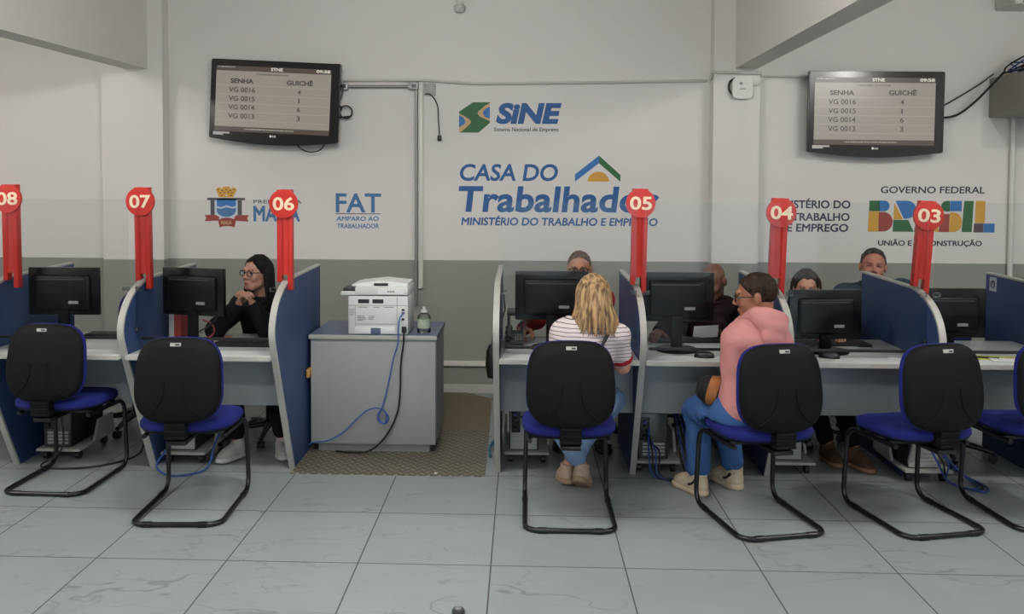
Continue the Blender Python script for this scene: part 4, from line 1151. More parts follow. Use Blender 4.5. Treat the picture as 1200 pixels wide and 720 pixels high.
MB().lathe([(0, 0), (0.026, 0), (0.026, 0.012), (0.022, 0.020), (0, 0.022)], n=20).build('stop_body', mat('stop_grey', (60, 62, 60), 0.45), t)
MB().lathe([(0, 0.0218), (0.014, 0.0218), (0.012, 0.024), (0, 0.0245)], n=16).build('stop_cap', mat('stop_light', (128, 130, 130), 0.4), t)
# red and white box file beside the turned monitor
t = empty('box_file', (-2.12, 5.17, DZ), 0, 'red and white box file standing beside the turned monitor', 'box file')
MB().box(-0.035, 0.035, 0.0, 0.20, 0.0, 0.18, 0.003).build('file_body', mat('file_red', (176, 62, 56), 0.5, vary=0.06), t)
MB().box(-0.036, -0.005, -0.003, 0.0, 0.002, 0.178, 0.001).build('file_spine', mat('file_white', (208, 200, 194), 0.5, vary=0.03), t)
tag(MB().tube(bez([(-1.93, 5.12, 0.88), (-1.88, 5.14, 0.85), (-1.86, 5.12, 0.80), (-1.91, 5.10, 0.765), (-1.97, 5.12, 0.76)], 24), 0.005, 7).build('monitor_lead', mat('red_cord', (176, 60, 66), 0.45, vary=0)), 'thin red cord hanging below the turned monitor', 'cord')
tag(MB().tube(bez([(-1.83, 5.14, 0.915), (-1.88, 5.12, 0.85), (-1.96, 5.08, 0.80), (-1.99, 5.06, 0.765)], 24), 0.005, 7).build('monitor_lead', cord_m), 'thin black cord hanging below the turned monitor', 'cord')
# telephone and shelf beside the signless partition
t = empty('desk_telephone', (-0.045, 5.06, DZ + 0.004), 0, 'black desk telephone beside the signless partition', 'telephone')
MB().prism([(-0.09, 0.0), (0.09, 0.0), (0.09, 0.075), (0.0, 0.06), (-0.09, 0.03)], 'x', -0.055, 0.055).build('phone_base', black_plastic, t)
MB().tube([(-0.03, -0.08, 0.055), (-0.03, -0.06, 0.075), (-0.03, 0.05, 0.10), (-0.03, 0.08, 0.09)], [0.022, 0.014, 0.014, 0.022], 12).build('handset', black_plastic, t)
k = MB()
for i in range(3):
    for j in range(4): k.box(0.005 + i * 0.014, 0.015 + i * 0.014, -0.06 + j * 0.022, -0.045 + j * 0.022, 0.036 + j * 0.0062, 0.046 + j * 0.0062)
k.build('keypad_key', mat('phone_key', (120, 120, 118), 0.5, vary=0), t, smooth=False)
t = empty('document_tray', (0.06, 5.12, DZ), 0, 'low black riser shelf with white stickers behind the signless partition', 'riser shelf')
MB().box(-0.15, 0.19, 0.10, 0.30, 0.155, 0.175, 0.004).build('shelf_board', black_plastic, t)
for x in (-0.14, 0.18):
    MB().box(x - 0.008, x + 0.008, 0.11, 0.29, 0.0, 0.156, 0.003).build('shelf_support', black_plastic, t)
MB().box(-0.05, 0.02, 0.097, 0.101, 0.160, 0.172).build('shelf_sticker', paper, t, smooth=False)
# brown cartons by the wall beneath the desks
for (x, y, w_, d, h, l) in ((-2.62, 6.55, 0.42, 0.3, 0.34, 'tan carton on the floor by the wall behind sign eight'), (1.30, 6.72, 0.34, 0.28, 0.44, 'tan carton on the floor behind the desk below sign five')):
    t = empty('carton', (x, y, 0), 0, l, 'carton')
    MB().box(-w_ / 2, w_ / 2, -d / 2, d / 2, 0, h, 0.004).build('carton_body', mat('carton_tan', (186, 150, 98), 0.65, vary=0.08), t)
    MB().box(-w_ / 2 - 0.001, w_ / 2 + 0.001, -0.03, 0.03, h * 0.3, h + 0.001).build('carton_tape', mat('tape_tan', (200, 172, 120), 0.3, vary=0), t, smooth=False)

# ================================================================== people: smooth distance-field bodies
def V3(p): return np.array(p, dtype=np.float32)
def unit(v):
    v = np.array(v, dtype=np.float32); return v / max(np.linalg.norm(v), 1e-9)

def capsule(a, b, r1, r2=None):
    a, b = V3(a), V3(b); r2 = r1 if r2 is None else r2
    ab = b - a; L = float(ab @ ab) + 1e-12
    def f(P):
        d = P - a
        t = np.clip((d @ ab) / L, 0, 1)
        return np.linalg.norm(d - t[:, None] * ab, axis=1) - (r1 + (r2 - r1) * t)
    f.box = (np.minimum(a, b) - max(r1, r2), np.maximum(a, b) + max(r1, r2))
    return f
def ellipsoid(c, r, M=None):
    c, r = V3(c), V3(r); M = np.eye(3, dtype=np.float32) if M is None else np.array(M, dtype=np.float32)
    def f(P):
        q = (P - c) @ M.T
        k0 = np.linalg.norm(q / r, axis=1); k1 = np.linalg.norm(q / (r * r), axis=1) + 1e-9
        return k0 * (k0 - 1) / k1
    R = float(max(r)); f.box = (c - R, c + R)
    return f
def plane(p, n):
    p, n = V3(p), unit(n)
    return lambda P: (P - p) @ n
def smin(a, b, k):
    if k <= 0: return np.minimum(a, b)
    h = np.maximum(k - np.abs(a - b), 0) / k
    return np.minimum(a, b) - h * h * k * 0.25
def union(prims, k):
    def f(P):
        d = None
        for q in prims:
            kk = k
            if isinstance(q, tuple): q, kk = q
            v = q(P); d = v if d is None else smin(d, v, kk)
        return d
    bs = [(q[0] if isinstance(q, tuple) else q).box for q in prims]
    f.box = (np.min([b[0] for b in bs], axis=0), np.max([b[1] for b in bs], axis=0))
    return f
def cut(f, *planes):
    g = lambda P: np.maximum.reduce([f(P)] + [pl(P) for pl in planes])
    g.box = f.box
    return g
def minus(f, q, k=0.01):
    g = lambda P: -smin(-f(P), q(P), k)
    g.box = f.box
    return g
def ripple(f, amp, s, seed=0):
    """soft cloth folds"""
    rr = np.random.RandomState(seed)
    D = rr.randn(5, 3).astype(np.float32); D /= np.linalg.norm(D, axis=1)[:, None]
    ph = rr.rand(5) * 6.28
    def g(P):
        w = sum(np.sin(s * (0.7 + 0.25 * i) * (P @ D[i]) + ph[i] + 1.3 * np.sin(s * 0.5 * (P @ D[(i + 1) % 5]))) for i in range(5))
        return f(P) + amp * w / 2.2
    g.box = f.box
    return g

def surface_nets(f, h, pad=None):
    lo, hi = f.box
    pad = 3 * h if pad is None else pad
    lo = np.array(lo) - pad; hi = np.array(hi) + pad
    n = np.maximum(np.ceil((hi - lo) / h).astype(int) + 1, 3)
    ax = [(lo[i] + h * np.arange(n[i])).astype(np.float32) for i in range(3)]
    D = np.empty(tuple(n), dtype=np.float32)
    Y, Z = np.meshgrid(ax[1], ax[2], indexing='ij')
    step = max(1, int(200000 / (n[1] * n[2])))
    for i in range(0, n[0], step):
        xs = ax[0][i:i + step]
        P = np.empty((len(xs), n[1], n[2], 3), dtype=np.float32)
        P[..., 0] = xs[:, None, None]; P[..., 1] = Y; P[..., 2] = Z
        D[i:i + step] = f(P.reshape(-1, 3)).reshape(len(xs), n[1], n[2])
    S_ = D < 0
    m = tuple(n - 1)
    acc = np.zeros(m + (3,), dtype=np.float32); cnt = np.zeros(m, dtype=np.int16)
    for a in range(3):
        b, c = (a + 1) % 3, (a + 2) % 3
        s0 = [slice(None)] * 3; s1 = [slice(None)] * 3
        s0[a] = slice(0, -1); s1[a] = slice(1, None)
        d0, d1 = D[tuple(s0)], D[tuple(s1)]
        cross = (d0 < 0) != (d1 < 0)
        t = np.where(cross, d0 / np.where(cross, d0 - d1, 1), 0)
        for ob in (0, 1):
            for oc in (0, 1):
                sl = [slice(None)] * 3
                sl[b] = slice(ob, ob + m[b]); sl[c] = slice(oc, oc + m[c])
                cr = cross[tuple(sl)]; tt = t[tuple(sl)]
                acc[..., a] += np.where(cr, tt, 0); acc[..., b] += np.where(cr, ob, 0); acc[..., c] += np.where(cr, oc, 0)
                cnt += cr
    act = cnt > 0
    idx = -np.ones(m, dtype=np.int64); idx[act] = np.arange(act.sum())
    base = np.argwhere(act)
    verts = lo + h * (base + acc[act] / cnt[act][:, None])
    faces = []
    for a in range(3):
        b, c = (a + 1) % 3, (a + 2) % 3
        s0 = [slice(1, -1)] * 3; s1 = [slice(1, -1)] * 3
        s0[a] = slice(0, -1); s1[a] = slice(1, None)
        i0, i1 = S_[tuple(s0)], S_[tuple(s1)]
        e = np.argwhere(i0 != i1)
        if not len(e): continue
        flip = i0[tuple(e.T)]
        e = e + 1; e[:, a] -= 1
        def at(db, dc):
            q = e.copy(); q[:, b] += db; q[:, c] += dc
            return idx[tuple(q.T)]
        q = np.stack([at(-1, -1), at(0, -1), at(0, 0), at(-1, 0)], axis=1)
        q[~flip] = q[~flip][:, ::-1]
        faces.append(q)
    faces = np.concatenate(faces)
    faces = faces[(faces >= 0).all(axis=1)]
    return verts, faces

def mesh_of(name, bits, m, parent, face_mat=None, relax=1):
    """bits: list of (verts, faces); one mesh object, root-relative"""
    V, F, n = [], [], 0
    for v, q in bits:
        v = v.copy()
        for _ in range(relax):
            acc = np.zeros_like(v); c = np.zeros(len(v))
            for i in range(4):
                for j in ((i + 1) % 4, (i + 3) % 4):
                    np.add.at(acc, q[:, i], v[q[:, j]]); np.add.at(c, q[:, i], 1)
            ok = c > 0
            v[ok] = 0.5 * v[ok] + 0.5 * acc[ok] / c[ok][:, None]
        V.append(v); F.append(q + n); n += len(v)
    V = np.concatenate(V); F = np.concatenate(F)
    V = V - np.array(parent.location)
    me = bpy.data.meshes.new(name)
    me.from_pydata(V.tolist(), [], F.tolist())
    ms = m if isinstance(m, (list, tuple)) else [m]
    for x in ms: me.materials.append(x)
    me.polygons.foreach_set('use_smooth', [True] * len(me.polygons))
    if face_mat is not None:
        C = V[F].mean(axis=1) + np.array(parent.location)
        me.polygons.foreach_set('material_index', face_mat(C).astype(np.int32))
    me.update()
    o = bpy.data.objects.new(name, me); COL.objects.link(o); o.parent = parent
    return o

def frame_of(fwd, upv=(0, 0, 1)):
    f_ = unit(fwd); r_ = unit(np.cross(f_, upv)); u_ = np.cross(r_, f_)
    return r_, f_, u_

# ---------------------------------------------------------------- heads
def head_field(c, M, s, neck):
    """M rows: right, forward, up. s: size (1 = adult)"""
    Mi = M.T
    def W(x, y, z): return V3(c) + s * (Mi @ np.array((x, y, z), dtype=np.float32))
    E = lambda p, r: ellipsoid(W(*p), [q * s for q in r], M)
    C = lambda a, b, r1, r2=None: capsule(W(*a), W(*b), r1 * s, None if r2 is None else r2 * s)
    pr = [E((0, -0.014, 0.032), (0.074, 0.095, 0.086)), (E((0, 0.022, -0.034), (0.061, 0.066, 0.080)), 0.03),
          (E((0, 0.052, -0.094), (0.030, 0.028, 0.022)), 0.03),
          (C((-0.03, 0.082, 0.022), (0.03, 0.082, 0.022), 0.011), 0.02),
          (C((-0.052, 0.02, -0.075), (-0.02, 0.055, -0.098), 0.018), 0.025), (C((0.052, 0.02, -0.075), (0.02, 0.055, -0.098), 0.018), 0.025),
          (E((-0.038, 0.058, -0.03), (0.022, 0.022, 0.022)), 0.02), (E((0.038, 0.058, -0.03), (0.022, 0.022, 0.022)), 0.02)]
    f = union(pr, 0.03)
    for x in (-0.031, 0.031):
        f = minus(f, E((x, 0.094, 0.002), (0.019, 0.014, 0.012)), 0.010)
    pr2 = [f, (C((0, 0.086, 0.008), (0, 0.107, -0.026), 0.007, 0.011), 0.012), (E((-0.012, 0.096, -0.034), (0.008, 0.009, 0.007)), 0.008), (E((0.012, 0.096, -0.034), (0.008, 0.009, 0.007)), 0.008),
           (E((0, 0.083, -0.063), (0.023, 0.012, 0.006)), 0.008), (E((0, 0.081, -0.072), (0.020, 0.012, 0.007)), 0.008)]
    for sx in (-1, 1):
        pr2.append((E((0.078 * sx, -0.012, -0.006), (0.010, 0.019, 0.031)), 0.006))
        pr2.append((E((0.081 * sx, -0.020, 0.004), (0.008, 0.012, 0.020)), 0.006))
    pr2.append((capsule(W(0, -0.028, -0.06), neck, 0.056 * s, 0.064 * s), 0.03))
    f2 = union(pr2, 0.0)
    f2.box = (V3(c) - 0.17 * s, V3(c) + 0.17 * s)
    nb = V3(neck)
    f2.box = (np.minimum(f2.box[0], nb - 0.08), np.maximum(f2.box[1], nb + 0.08))
    return f2, W, E, C

# ---------------------------------------------------------------- hands
def hand_prims(w, d, n, side, curl=0.5, spread=0.0, s=1.0, thumb=0.5, curls=None):
    """w wrist, d wrist-to-knuckle direction, n direction the palm faces, side +1/-1 picks the thumb's side"""
    w, d = V3(w), unit(d)
    n = unit(np.array(n) - d * float(np.dot(n, d)))
    t = np.cross(d, n) * side
    out = []
    offs = (0.027, 0.009, -0.009, -0.026)
    lens = ((0.042, 0.026, 0.020), (0.046, 0.030, 0.021), (0.042, 0.028, 0.020), (0.033, 0.021, 0.018))
    kn = []
    for i, o in enumerate(offs):
        k = w + s * (d * (0.088 - 0.005 * abs(i - 1)) + t * o)
        kn.append(k)
        out.append((capsule(w + s * (d * 0.012 + t * o * 0.65), k, 0.0135 * s, 0.0115 * s), 0.014))
    for i, k in enumerate(kn):
        c = (curls[i] if curls else curl)
        a = 0.0; p = k
        dd0 = unit(d + t * (offs[i] * spread * 8))
        for j, L in enumerate(lens[i]):
            a += c * (0.75, 1.0, 0.7)[j]
            dd = dd0 * math.cos(a) + n * math.sin(a)
            q = p + dd * L * s
            out.append((capsule(p, q, (0.0092 - 0.0006 * j) * s, (0.0086 - 0.0008 * j) * s), 0.004))
            p = q
    p = w + s * (d * 0.022 + t * 0.026)
    for j, L in enumerate((0.040, 0.032, 0.026)):
        dd = unit(d * (0.55 + 0.25 * j) + t * (0.85 - 0.35 * j - thumb * 0.3 * j) + n * (0.25 + thumb * 0.35 * (j + 0.5)))
        q = p + dd * L * s
        out.append((capsule(p, q, (0.0135, 0.0108, 0.0096)[j] * s, (0.0112, 0.0098, 0.0084)[j] * s), 0.008))
        p = q
    return out

skin_cache = {}
def skin_mat(name, rgb):
    return mat('skin_' + name, rgb, 0.5, vary=0.05, scale=30, bump=0.05, bscale=400)

def person(loc, label, J, skin, hair=None, cloth=None, legs=None, shoes=None, glasses=None, extra=None, hands=None, bare=0.95, collar=None, nose=True, size=1.0):
    """J holds joint positions in the room (metres)"""
    root = empty('person', loc, 0, label, 'person')
    J = {k: (V3(v) if np.ndim(v) else v) for k, v in J.items()}
    hr, hf, hu = frame_of(J['hf'], J.get('hu', (0, 0, 1)))
    M = np.array([hr, hf, hu], dtype=np.float32)
    hfield, W, E, C = head_field(J['hd'], M, size, J['nk'])
    head = surface_nets(hfield, 0.0048)
    br, bf, _ = frame_of(J['bf'])
    spine = J['nk'] - J['pel']; bu = unit(spine)
    br = unit(br - bu * float(br @ bu)); bf2 = np.cross(bu, br)
    B = np.array([br, bf2, bu], dtype=np.float32)
    wd = J.get('wide', 1.0)
    def at(t, x=0, y=0): return J['pel'] + spine * t + br * x + bf2 * y
    def torso(g):
        pr = [ellipsoid(at(0.02, 0, 0.0), ((0.172 + g) * wd, 0.125 + g, 0.13 + g), B), ellipsoid(at(0.36), ((0.150 + g) * wd, 0.112 + g, 0.19 + g), B),
              ellipsoid(at(0.68, 0, 0.005), ((0.170 + g) * wd, 0.115 + g, 0.19 + g), B)]
        for s in ('L', 'R'):
            pr.append(capsule(J['nk'] - bu * 0.035, J['sh' + s], 0.050 + g, 0.060 + g))
        return pr
    def arm(s, g, end=1.0, forearm=True):
        sh, el, wr = J['sh' + s], J['el' + s], J['wr' + s]
        o = [capsule(sh, el, 0.050 + g, 0.040 + g * 1.1)]
        if forearm: o.append(capsule(el, el + (wr - el) * end, 0.039 + g * 1.1, 0.027 + g))
        return o
    def on_seat(f):
        if 'seat' not in J: return f
        sx, sy, rz, sz = [float(v) for v in J['seat']]
        c, sn = math.cos(rz), math.sin(rz)
        def g(P):
            u = (P[:, 0] - sx) * c + (P[:, 1] - sy) * sn; v = -(P[:, 0] - sx) * sn + (P[:, 1] - sy) * c
            inside = np.maximum(np.abs(u) - 0.235, np.abs(v) - 0.235)
            return np.maximum(f(P), np.minimum(sz - P[:, 2], -inside))
        g.box = f.box
        return g
    # --- skin: head, hands and the body under the clothes, one mesh
    bits = [head]
    core = torso(-0.012)
    for s in ('L', 'R'):
        if 'el' + s in J: core += arm(s, -0.004)
        if 'kn' + s in J:
            core += [capsule(J['hip' + s], J['kn' + s], 0.070, 0.048), capsule(J['kn' + s], J['an' + s], 0.046, 0.034)]
    core.append(capsule(J['nk'] - bu * 0.05, J['nk'], 0.055, 0.050))
    bits.append(surface_nets(on_seat(union(core, 0.03)), 0.015))
    for s, spec in (hands or {}).items():
        pr = hand_prims(J['wr' + s], spec['d'], spec['n'], spec['side'], spec.get('curl', 0.5), spec.get('spread', 0.0), spec.get('s', 1.0), spec.get('thumb', 0.5), spec.get('curls'))
        pr.append((capsule(J['wr' + s] - unit(J['wr' + s] - J['el' + s]) * spec.get('fore', 0.05), J['wr' + s] + unit(spec['d']) * 0.015, 0.028 + 0.011 * (spec.get('fore', 0.05) > 0.1), 0.023), 0.02))
        bits.append(surface_nets(union(pr, 0.004), 0.0042))
    sm = skin_mat(*skin)
    lip = skin_mat(skin[0] + '_lip', tuple(int(a * b) for a, b in zip(skin[1], (0.92, 0.78, 0.76))))
    ctr = V3(J['hd'])
    def fm(Cn):
        q = ((Cn - ctr) @ M.T) / size
        lipz = (np.abs(q[:, 0]) < 0.020) & (q[:, 1] > 0.078) & (q[:, 2] < -0.060) & (q[:, 2] > -0.078)
        return lipz.astype(int)
    body = mesh_of('body', bits, [sm, lip], root, fm)
    # --- eyes, brows
    eye_w = mat('eye_white', (120, 110, 102), 0.25, vary=0); iris = mat('iris_brown', (36, 24, 18), 0.2, vary=0)
    for sx in (-1, 1):
        if J.get('laugh') is not None:
            lid = [Vector(W(x * sx, y, z)) - Vector(loc) for x, y, z in ((0.019, 0.086, 0.0), (0.031, 0.087, 0.005), (0.044, 0.080, -0.001))]
            MB().tube(bez(lid, 10), 0.0026, 6).build('eyelid', iris, root)
        mb = MB(); p = Vector(W(0.031 * sx, 0.0735, 0.002)) - Vector(loc)
        bmesh.ops.create_uvsphere(mb.bm, u_segments=16, v_segments=12, radius=0.0122 * size)
        fwd = Vector(hf)
        for fc in mb.bm.faces:
            if fc.calc_center_median().normalized().dot(fwd) > 0.88: fc.material_index = 1
        bmesh.ops.translate(mb.bm, vec=p, verts=mb.bm.verts)
        mb.build('eye', [eye_w if J.get('laugh') is None else sm, iris if J.get('laugh') is None else sm], root)
        brow = [Vector(W(x * sx, y, z)) - Vector(loc) for x, y, z in ((0.014, 0.092, 0.020), (0.030, 0.089, 0.026), (0.046, 0.074, 0.022))]
        MB().tube(bez(brow, 10), 0.0034, 6).build('eyebrow', hair[1] if hair and hair[0] != 'bald' else mat('brow_dark', (40, 30, 26), 0.7, vary=0), root)
    if hair: make_hair(hair, root, W, E, C, M, J, size)
    if glasses:
        g = MB(); rel = lambda *p: Vector(W(*p)) - Vector(loc)
        for sx in (-1, 1):
            ring = [rel(sx * 0.033 + 0.024 * math.copysign(abs(math.cos(a)) ** 0.7, math.cos(a)), 0.099, 0.0 + 0.018 * math.copysign(abs(math.sin(a)) ** 0.7, math.sin(a))) for a in (2 * PI * k / 20 for k in range(20))]
            g.tube(ring, 0.0028, 6, closed=True)
            g.tube([rel(sx * 0.057, 0.099, 0.008), rel(sx * 0.078, 0.085, 0.008), rel(sx * 0.083, 0.0, 0.006), rel(sx * 0.080, -0.02, -0.006)], 0.0022, 6, fillet=0.008)
        g.tube([rel(-0.010, 0.100, 0.004), rel(0.0, 0.103, 0.007), rel(0.010, 0.100, 0.004)], 0.002, 6)
        go = g.build('eyeglasses', glasses, root)
    # --- clothes
    if cloth:
        cm, sleeve, gg = cloth['m'], cloth.get('sleeve', 1.0), cloth.get('g', 0.008)
        tr = cut(union(torso(gg), 0.045), plane(J['pel'] - bu * 0.10, -bu), plane(J['nk'] + bu * cloth.get('neck', 0.005), bu))
        pr = [tr]
        for s in ('L', 'R'):
            if 'el' + s in J:
                if sleeve >= 0.99: pr += [(q, 0.035) for q in arm(s, gg + 0.004, cloth.get('end', 0.93))]
                else: pr.append((capsule(J['sh' + s], J['sh' + s] + (J['el' + s] - J['sh' + s]) * sleeve, 0.053 + gg, 0.048 + gg), 0.035))
        f = on_seat(ripple(union(pr, 0.035), cloth.get('fold', 0.003), cloth.get('fs', 32), len(label)))
        mesh_of(cloth.get('name', 'shirt'), [surface_nets(f, 0.0085)], cm, root)
        if cloth.get('collar'):
            rad, th, kind = cloth['collar']
            ring = [J['nk'] + bu * (0.004 + 0.012 * math.cos(a)) + br * rad * math.cos(a + PI / 2) + bf2 * (rad * 1.05 * math.sin(a + PI / 2) + 0.006) for a in (2 * PI * k / 24 for k in range(24))]
            MB().tube([Vector(p) - Vector(loc) for p in ring], th, 10, closed=True).build('collar', kind, root)
        if cloth.get('cuffs'):
            for s in ('L', 'R'):
                if 'el' + s not in J: continue
                a, b = (J['sh' + s], J['el' + s]) if sleeve < 0.99 else (J['el' + s], J['wr' + s])
                t_ = sleeve if sleeve < 0.99 else cloth.get('end', 0.93)
                rr = (0.053 + gg if sleeve < 0.99 else 0.030 + gg)
                p = a + (b - a) * t_; dd = unit(b - a)
                MB().tube([Vector(p - dd * 0.012 - V3(loc)), Vector(p + dd * 0.012 - V3(loc))], rr, 20).build('cuff', cloth['cuffs'], root)
    if legs:
        lm, g = legs
        pr = [ellipsoid(at(0.0), ((0.182) * wd, 0.138, 0.125), B)]
        for s in ('L', 'R'):
            if 'kn' + s in J:
                pr += [capsule(J['hip' + s], J['kn' + s], 0.088 + g, 0.062 + g), capsule(J['kn' + s], J['an' + s] + (J['kn' + s] - J['an' + s]) * 0.13, 0.060 + g, 0.050 + g)]
        f = ripple(union(pr, 0.04), 0.0045, 40, 3)
        f = on_seat(cut(f, plane(at(0.24), bu)))
        mesh_of('trousers', [surface_nets(f, 0.0095)], lm, root)
    if shoes:
        for s in ('L', 'R'):
            if 'an' + s in J and J.get('socks') is not None:
                mesh_of('sock', [surface_nets(capsule(J['an' + s] + V3((0, 0, -0.01)), J['an' + s] + V3((0, 0, 0.07)), 0.042, 0.040), 0.006)], cord_m, root)
            if 'an' + s in J: make_shoe(root, J['an' + s], J['toe' + s], shoes, J.get('pitch' + s, 0.0))
    return root, W, dict(br=br, bf=bf2, bu=bu, hr=hr, hf=hf, hu=hu)

def make_shoe(root, an, toe, spec, pitch=0.0):
    """an: ankle point; toe: direction; pitch lifts the heel"""
    upper, sole, accent, k = spec
    r_, f_, u_ = frame_of(toe)
    c, s = math.cos(pitch), math.sin(pitch)
    f2 = f_ * c - u_ * s; u2 = u_ * c + f_ * s
    Q = lambda x, y, z: V3(an) + k * (r_ * x + f2 * y + u2 * z)
    M = np.array([r_, f2, u2], dtype=np.float32)
    up_ = union([capsule(Q(0, -0.012, 0.012), Q(0, -0.006, -0.05), 0.043 * k, 0.042 * k), ellipsoid(Q(0, 0.03, -0.055), (0.044 * k, 0.095 * k, 0.042 * k), M), ellipsoid(Q(0, 0.105, -0.062), (0.045 * k, 0.065 * k, 0.033 * k), M), capsule(Q(0, 0.0, -0.03), Q(0, 0.09, -0.05), 0.032 * k, 0.026 * k)], 0.03)
    up_ = cut(up_, plane(Q(0, 0, -0.075), -u2), plane(Q(0, -0.01, 0.020), u2 * 0.9 - f2 * 0.25))
    sh = mesh_of('shoe', [surface_nets(up_, 0.0055)], upper, root)
    so = union([ellipsoid(Q(0, -0.005, -0.082), (0.047 * k, 0.066 * k, 0.030 * k), M), ellipsoid(Q(0, 0.10, -0.082), (0.052 * k, 0.084 * k, 0.027 * k), M), capsule(Q(0, 0, -0.084), Q(0, 0.1, -0.084), 0.036 * k)], 0.02)
    so = cut(so, plane(Q(0, 0, -0.100), -u2), plane(Q(0, 0, -0.060), u2))
    s_o = mesh_of('sole', [surface_nets(so, 0.0055)], sole, root)
    s_o.parent = sh
    if accent:
        for sx in (-1, 1):
            pts = [Q(0.042 * sx, -0.03, -0.012), Q(0.045 * sx, -0.005, -0.040), Q(0.046 * sx, 0.018, -0.048)]
            b = MB().tube([Vector(p - V3(root.location)) for p in pts], 0.008 * k, 6).build('side_patch', accent, sh)
    for j in range(4):
        a, b_ = Q(-0.02, 0.035 + 0.018 * j, -0.018 - 0.006 * j), Q(0.02, 0.035 + 0.018 * j, -0.018 - 0.006 * j)
        m_ = Q(0, 0.037 + 0.018 * j, -0.011 - 0.006 * j)
        MB().tube([Vector(p - V3(root.location)) for p in (a, m_, b_)], 0.003 * k, 5).build('lace', sole, sh)

def make_hair(hair, root, W, E, C, M, J, s):
    kind, m = hair[0], hair[1]
    loc = V3(root.location)
    hc = V3(J['hd'])
    def L(P): return ((P - hc) @ M.T) / s
    if kind in ('short', 'receding'):
        g = (hair[2] if len(hair) > 2 else 0.008) if kind == 'short' else 0.006
        f = union([E((0, -0.016, 0.034), (0.074 + g, 0.095 + g, 0.086 + g))], 0.0)
        if kind == 'receding':
            lim = lambda P: s * (-(L(P) @ V3((0, -0.80, 0.60))) + 0.004)
        else:
            hl = hair[3] if len(hair) > 3 else -0.008
            lim = lambda P: s * (-(L(P) @ V3((0, -0.72, 0.69))) + hl)
        low = lambda P: s * (-0.055 - L(P)[:, 2] + 0.15 * np.maximum(0, L(P)[:, 1]))
        side = lambda P: s * (-0.012 - L(P)[:, 2] - 0.05 * 0 + (L(P)[:, 1] > -0.03) * 0.02)
        f2 = ripple(f, 0.0018, 160, 5)
        g2 = lambda P: np.maximum.reduce([f2(P), lim(P), low(P), side(P) - 0.03 * (L(P)[:, 1] < -0.03)])
        g2.box = f.box
        mesh_of('hair', [surface_nets(g2, 0.0045)], m, root, relax=0)
    elif kind == 'long':
        # cap over the skull, locks falling round the face to the shoulders
        front, length, back = hair[2], hair[3], hair[4]
        cap = E((0, -0.020, 0.034), (0.083, 0.104, 0.091))
        f = cap
        for ox in (-0.024, 0.024):
            f = minus(f, E((ox, 0.118, -0.024), (0.050, 0.106, 0.110)), 0.010)
        low = lambda P: s * (-0.06 - L(P)[:, 2])
        g2 = lambda P: np.maximum(f(P), low(P)); g2.box = cap.box
        bits = [surface_nets(ripple(g2, 0.0015, 120, 2), 0.0055)]
        rnd = random.Random(11)
        mb = []
        for k in range(hair[5]):
            a = -0.92 * PI + 1.84 * PI * (k + rnd.uniform(-.3, .3)) / hair[5]       # 0 = straight back
            if abs(a) > front: continue
            x, y = math.sin(a), -math.cos(a)
            fr_ = max(0.0, y)                                   # locks in front of the ears are combed back along the side
            yf = y * (1 - 0.55 * fr_)
            p0 = (0.022 * x, -0.02 + 0.03 * y, 0.117)
            p1 = ((0.076 + 0.006 * fr_) * x, -0.02 + 0.094 * yf, 0.052 + 0.012 * fr_)
            p2 = ((0.086 + 0.008 * fr_) * x, -0.024 + 0.102 * yf, -0.04)
            ln = length * rnd.uniform(0.9, 1.06)
            sp = hair[6]
            p3 = ((0.090 + sp * 0.4) * x + rnd.uniform(-.008, .008), -0.03 + (0.102 + back * 0.5) * yf, -0.04 - ln * 0.5)
            p4 = ((0.090 + sp) * x + rnd.uniform(-.010, .010), -0.035 + (0.098 + back) * yf + rnd.uniform(-.006, .006), -0.04 - ln)
            pts = bez([W(*p) for p in (p0, p1, p2, p3, p4)], 16)
            r0 = hair[7] * rnd.uniform(0.75, 1.1)
            rad = [r0 * (0.75 + 0.35 * math.sin(PI * min(1, i / (len(pts) - 1) * 0.8))) * (1 if i < len(pts) - 4 else (len(pts) - 1 - i) / 4 * 0.8 + 0.15) for i in range(len(pts))]
            mb.append((pts, rad))
        b = MB()
        for pts, rad in mb:
            b.tube([Vector(p) - Vector(loc) for p in pts], rad, 8)
        lock = b.build('hair', m, root)
        # join the cap into the same mesh
        v, q = bits[0]
        bm = bmesh.new(); bm.from_mesh(lock.data)
        vs = [bm.verts.new(tuple(p - loc)) for p in v]
        for fc in q:
            try:
                ff = bm.faces.new([vs[i] for i in fc]); ff.smooth = True
            except ValueError: pass
        bm.to_mesh(lock.data); bm.free()

def cloth_mat(name, rgb, bump=0.25):
    return mat(name, rgb, 0.9, vary=0.08, scale=40, bump=bump, bscale=600, spec=0.2)

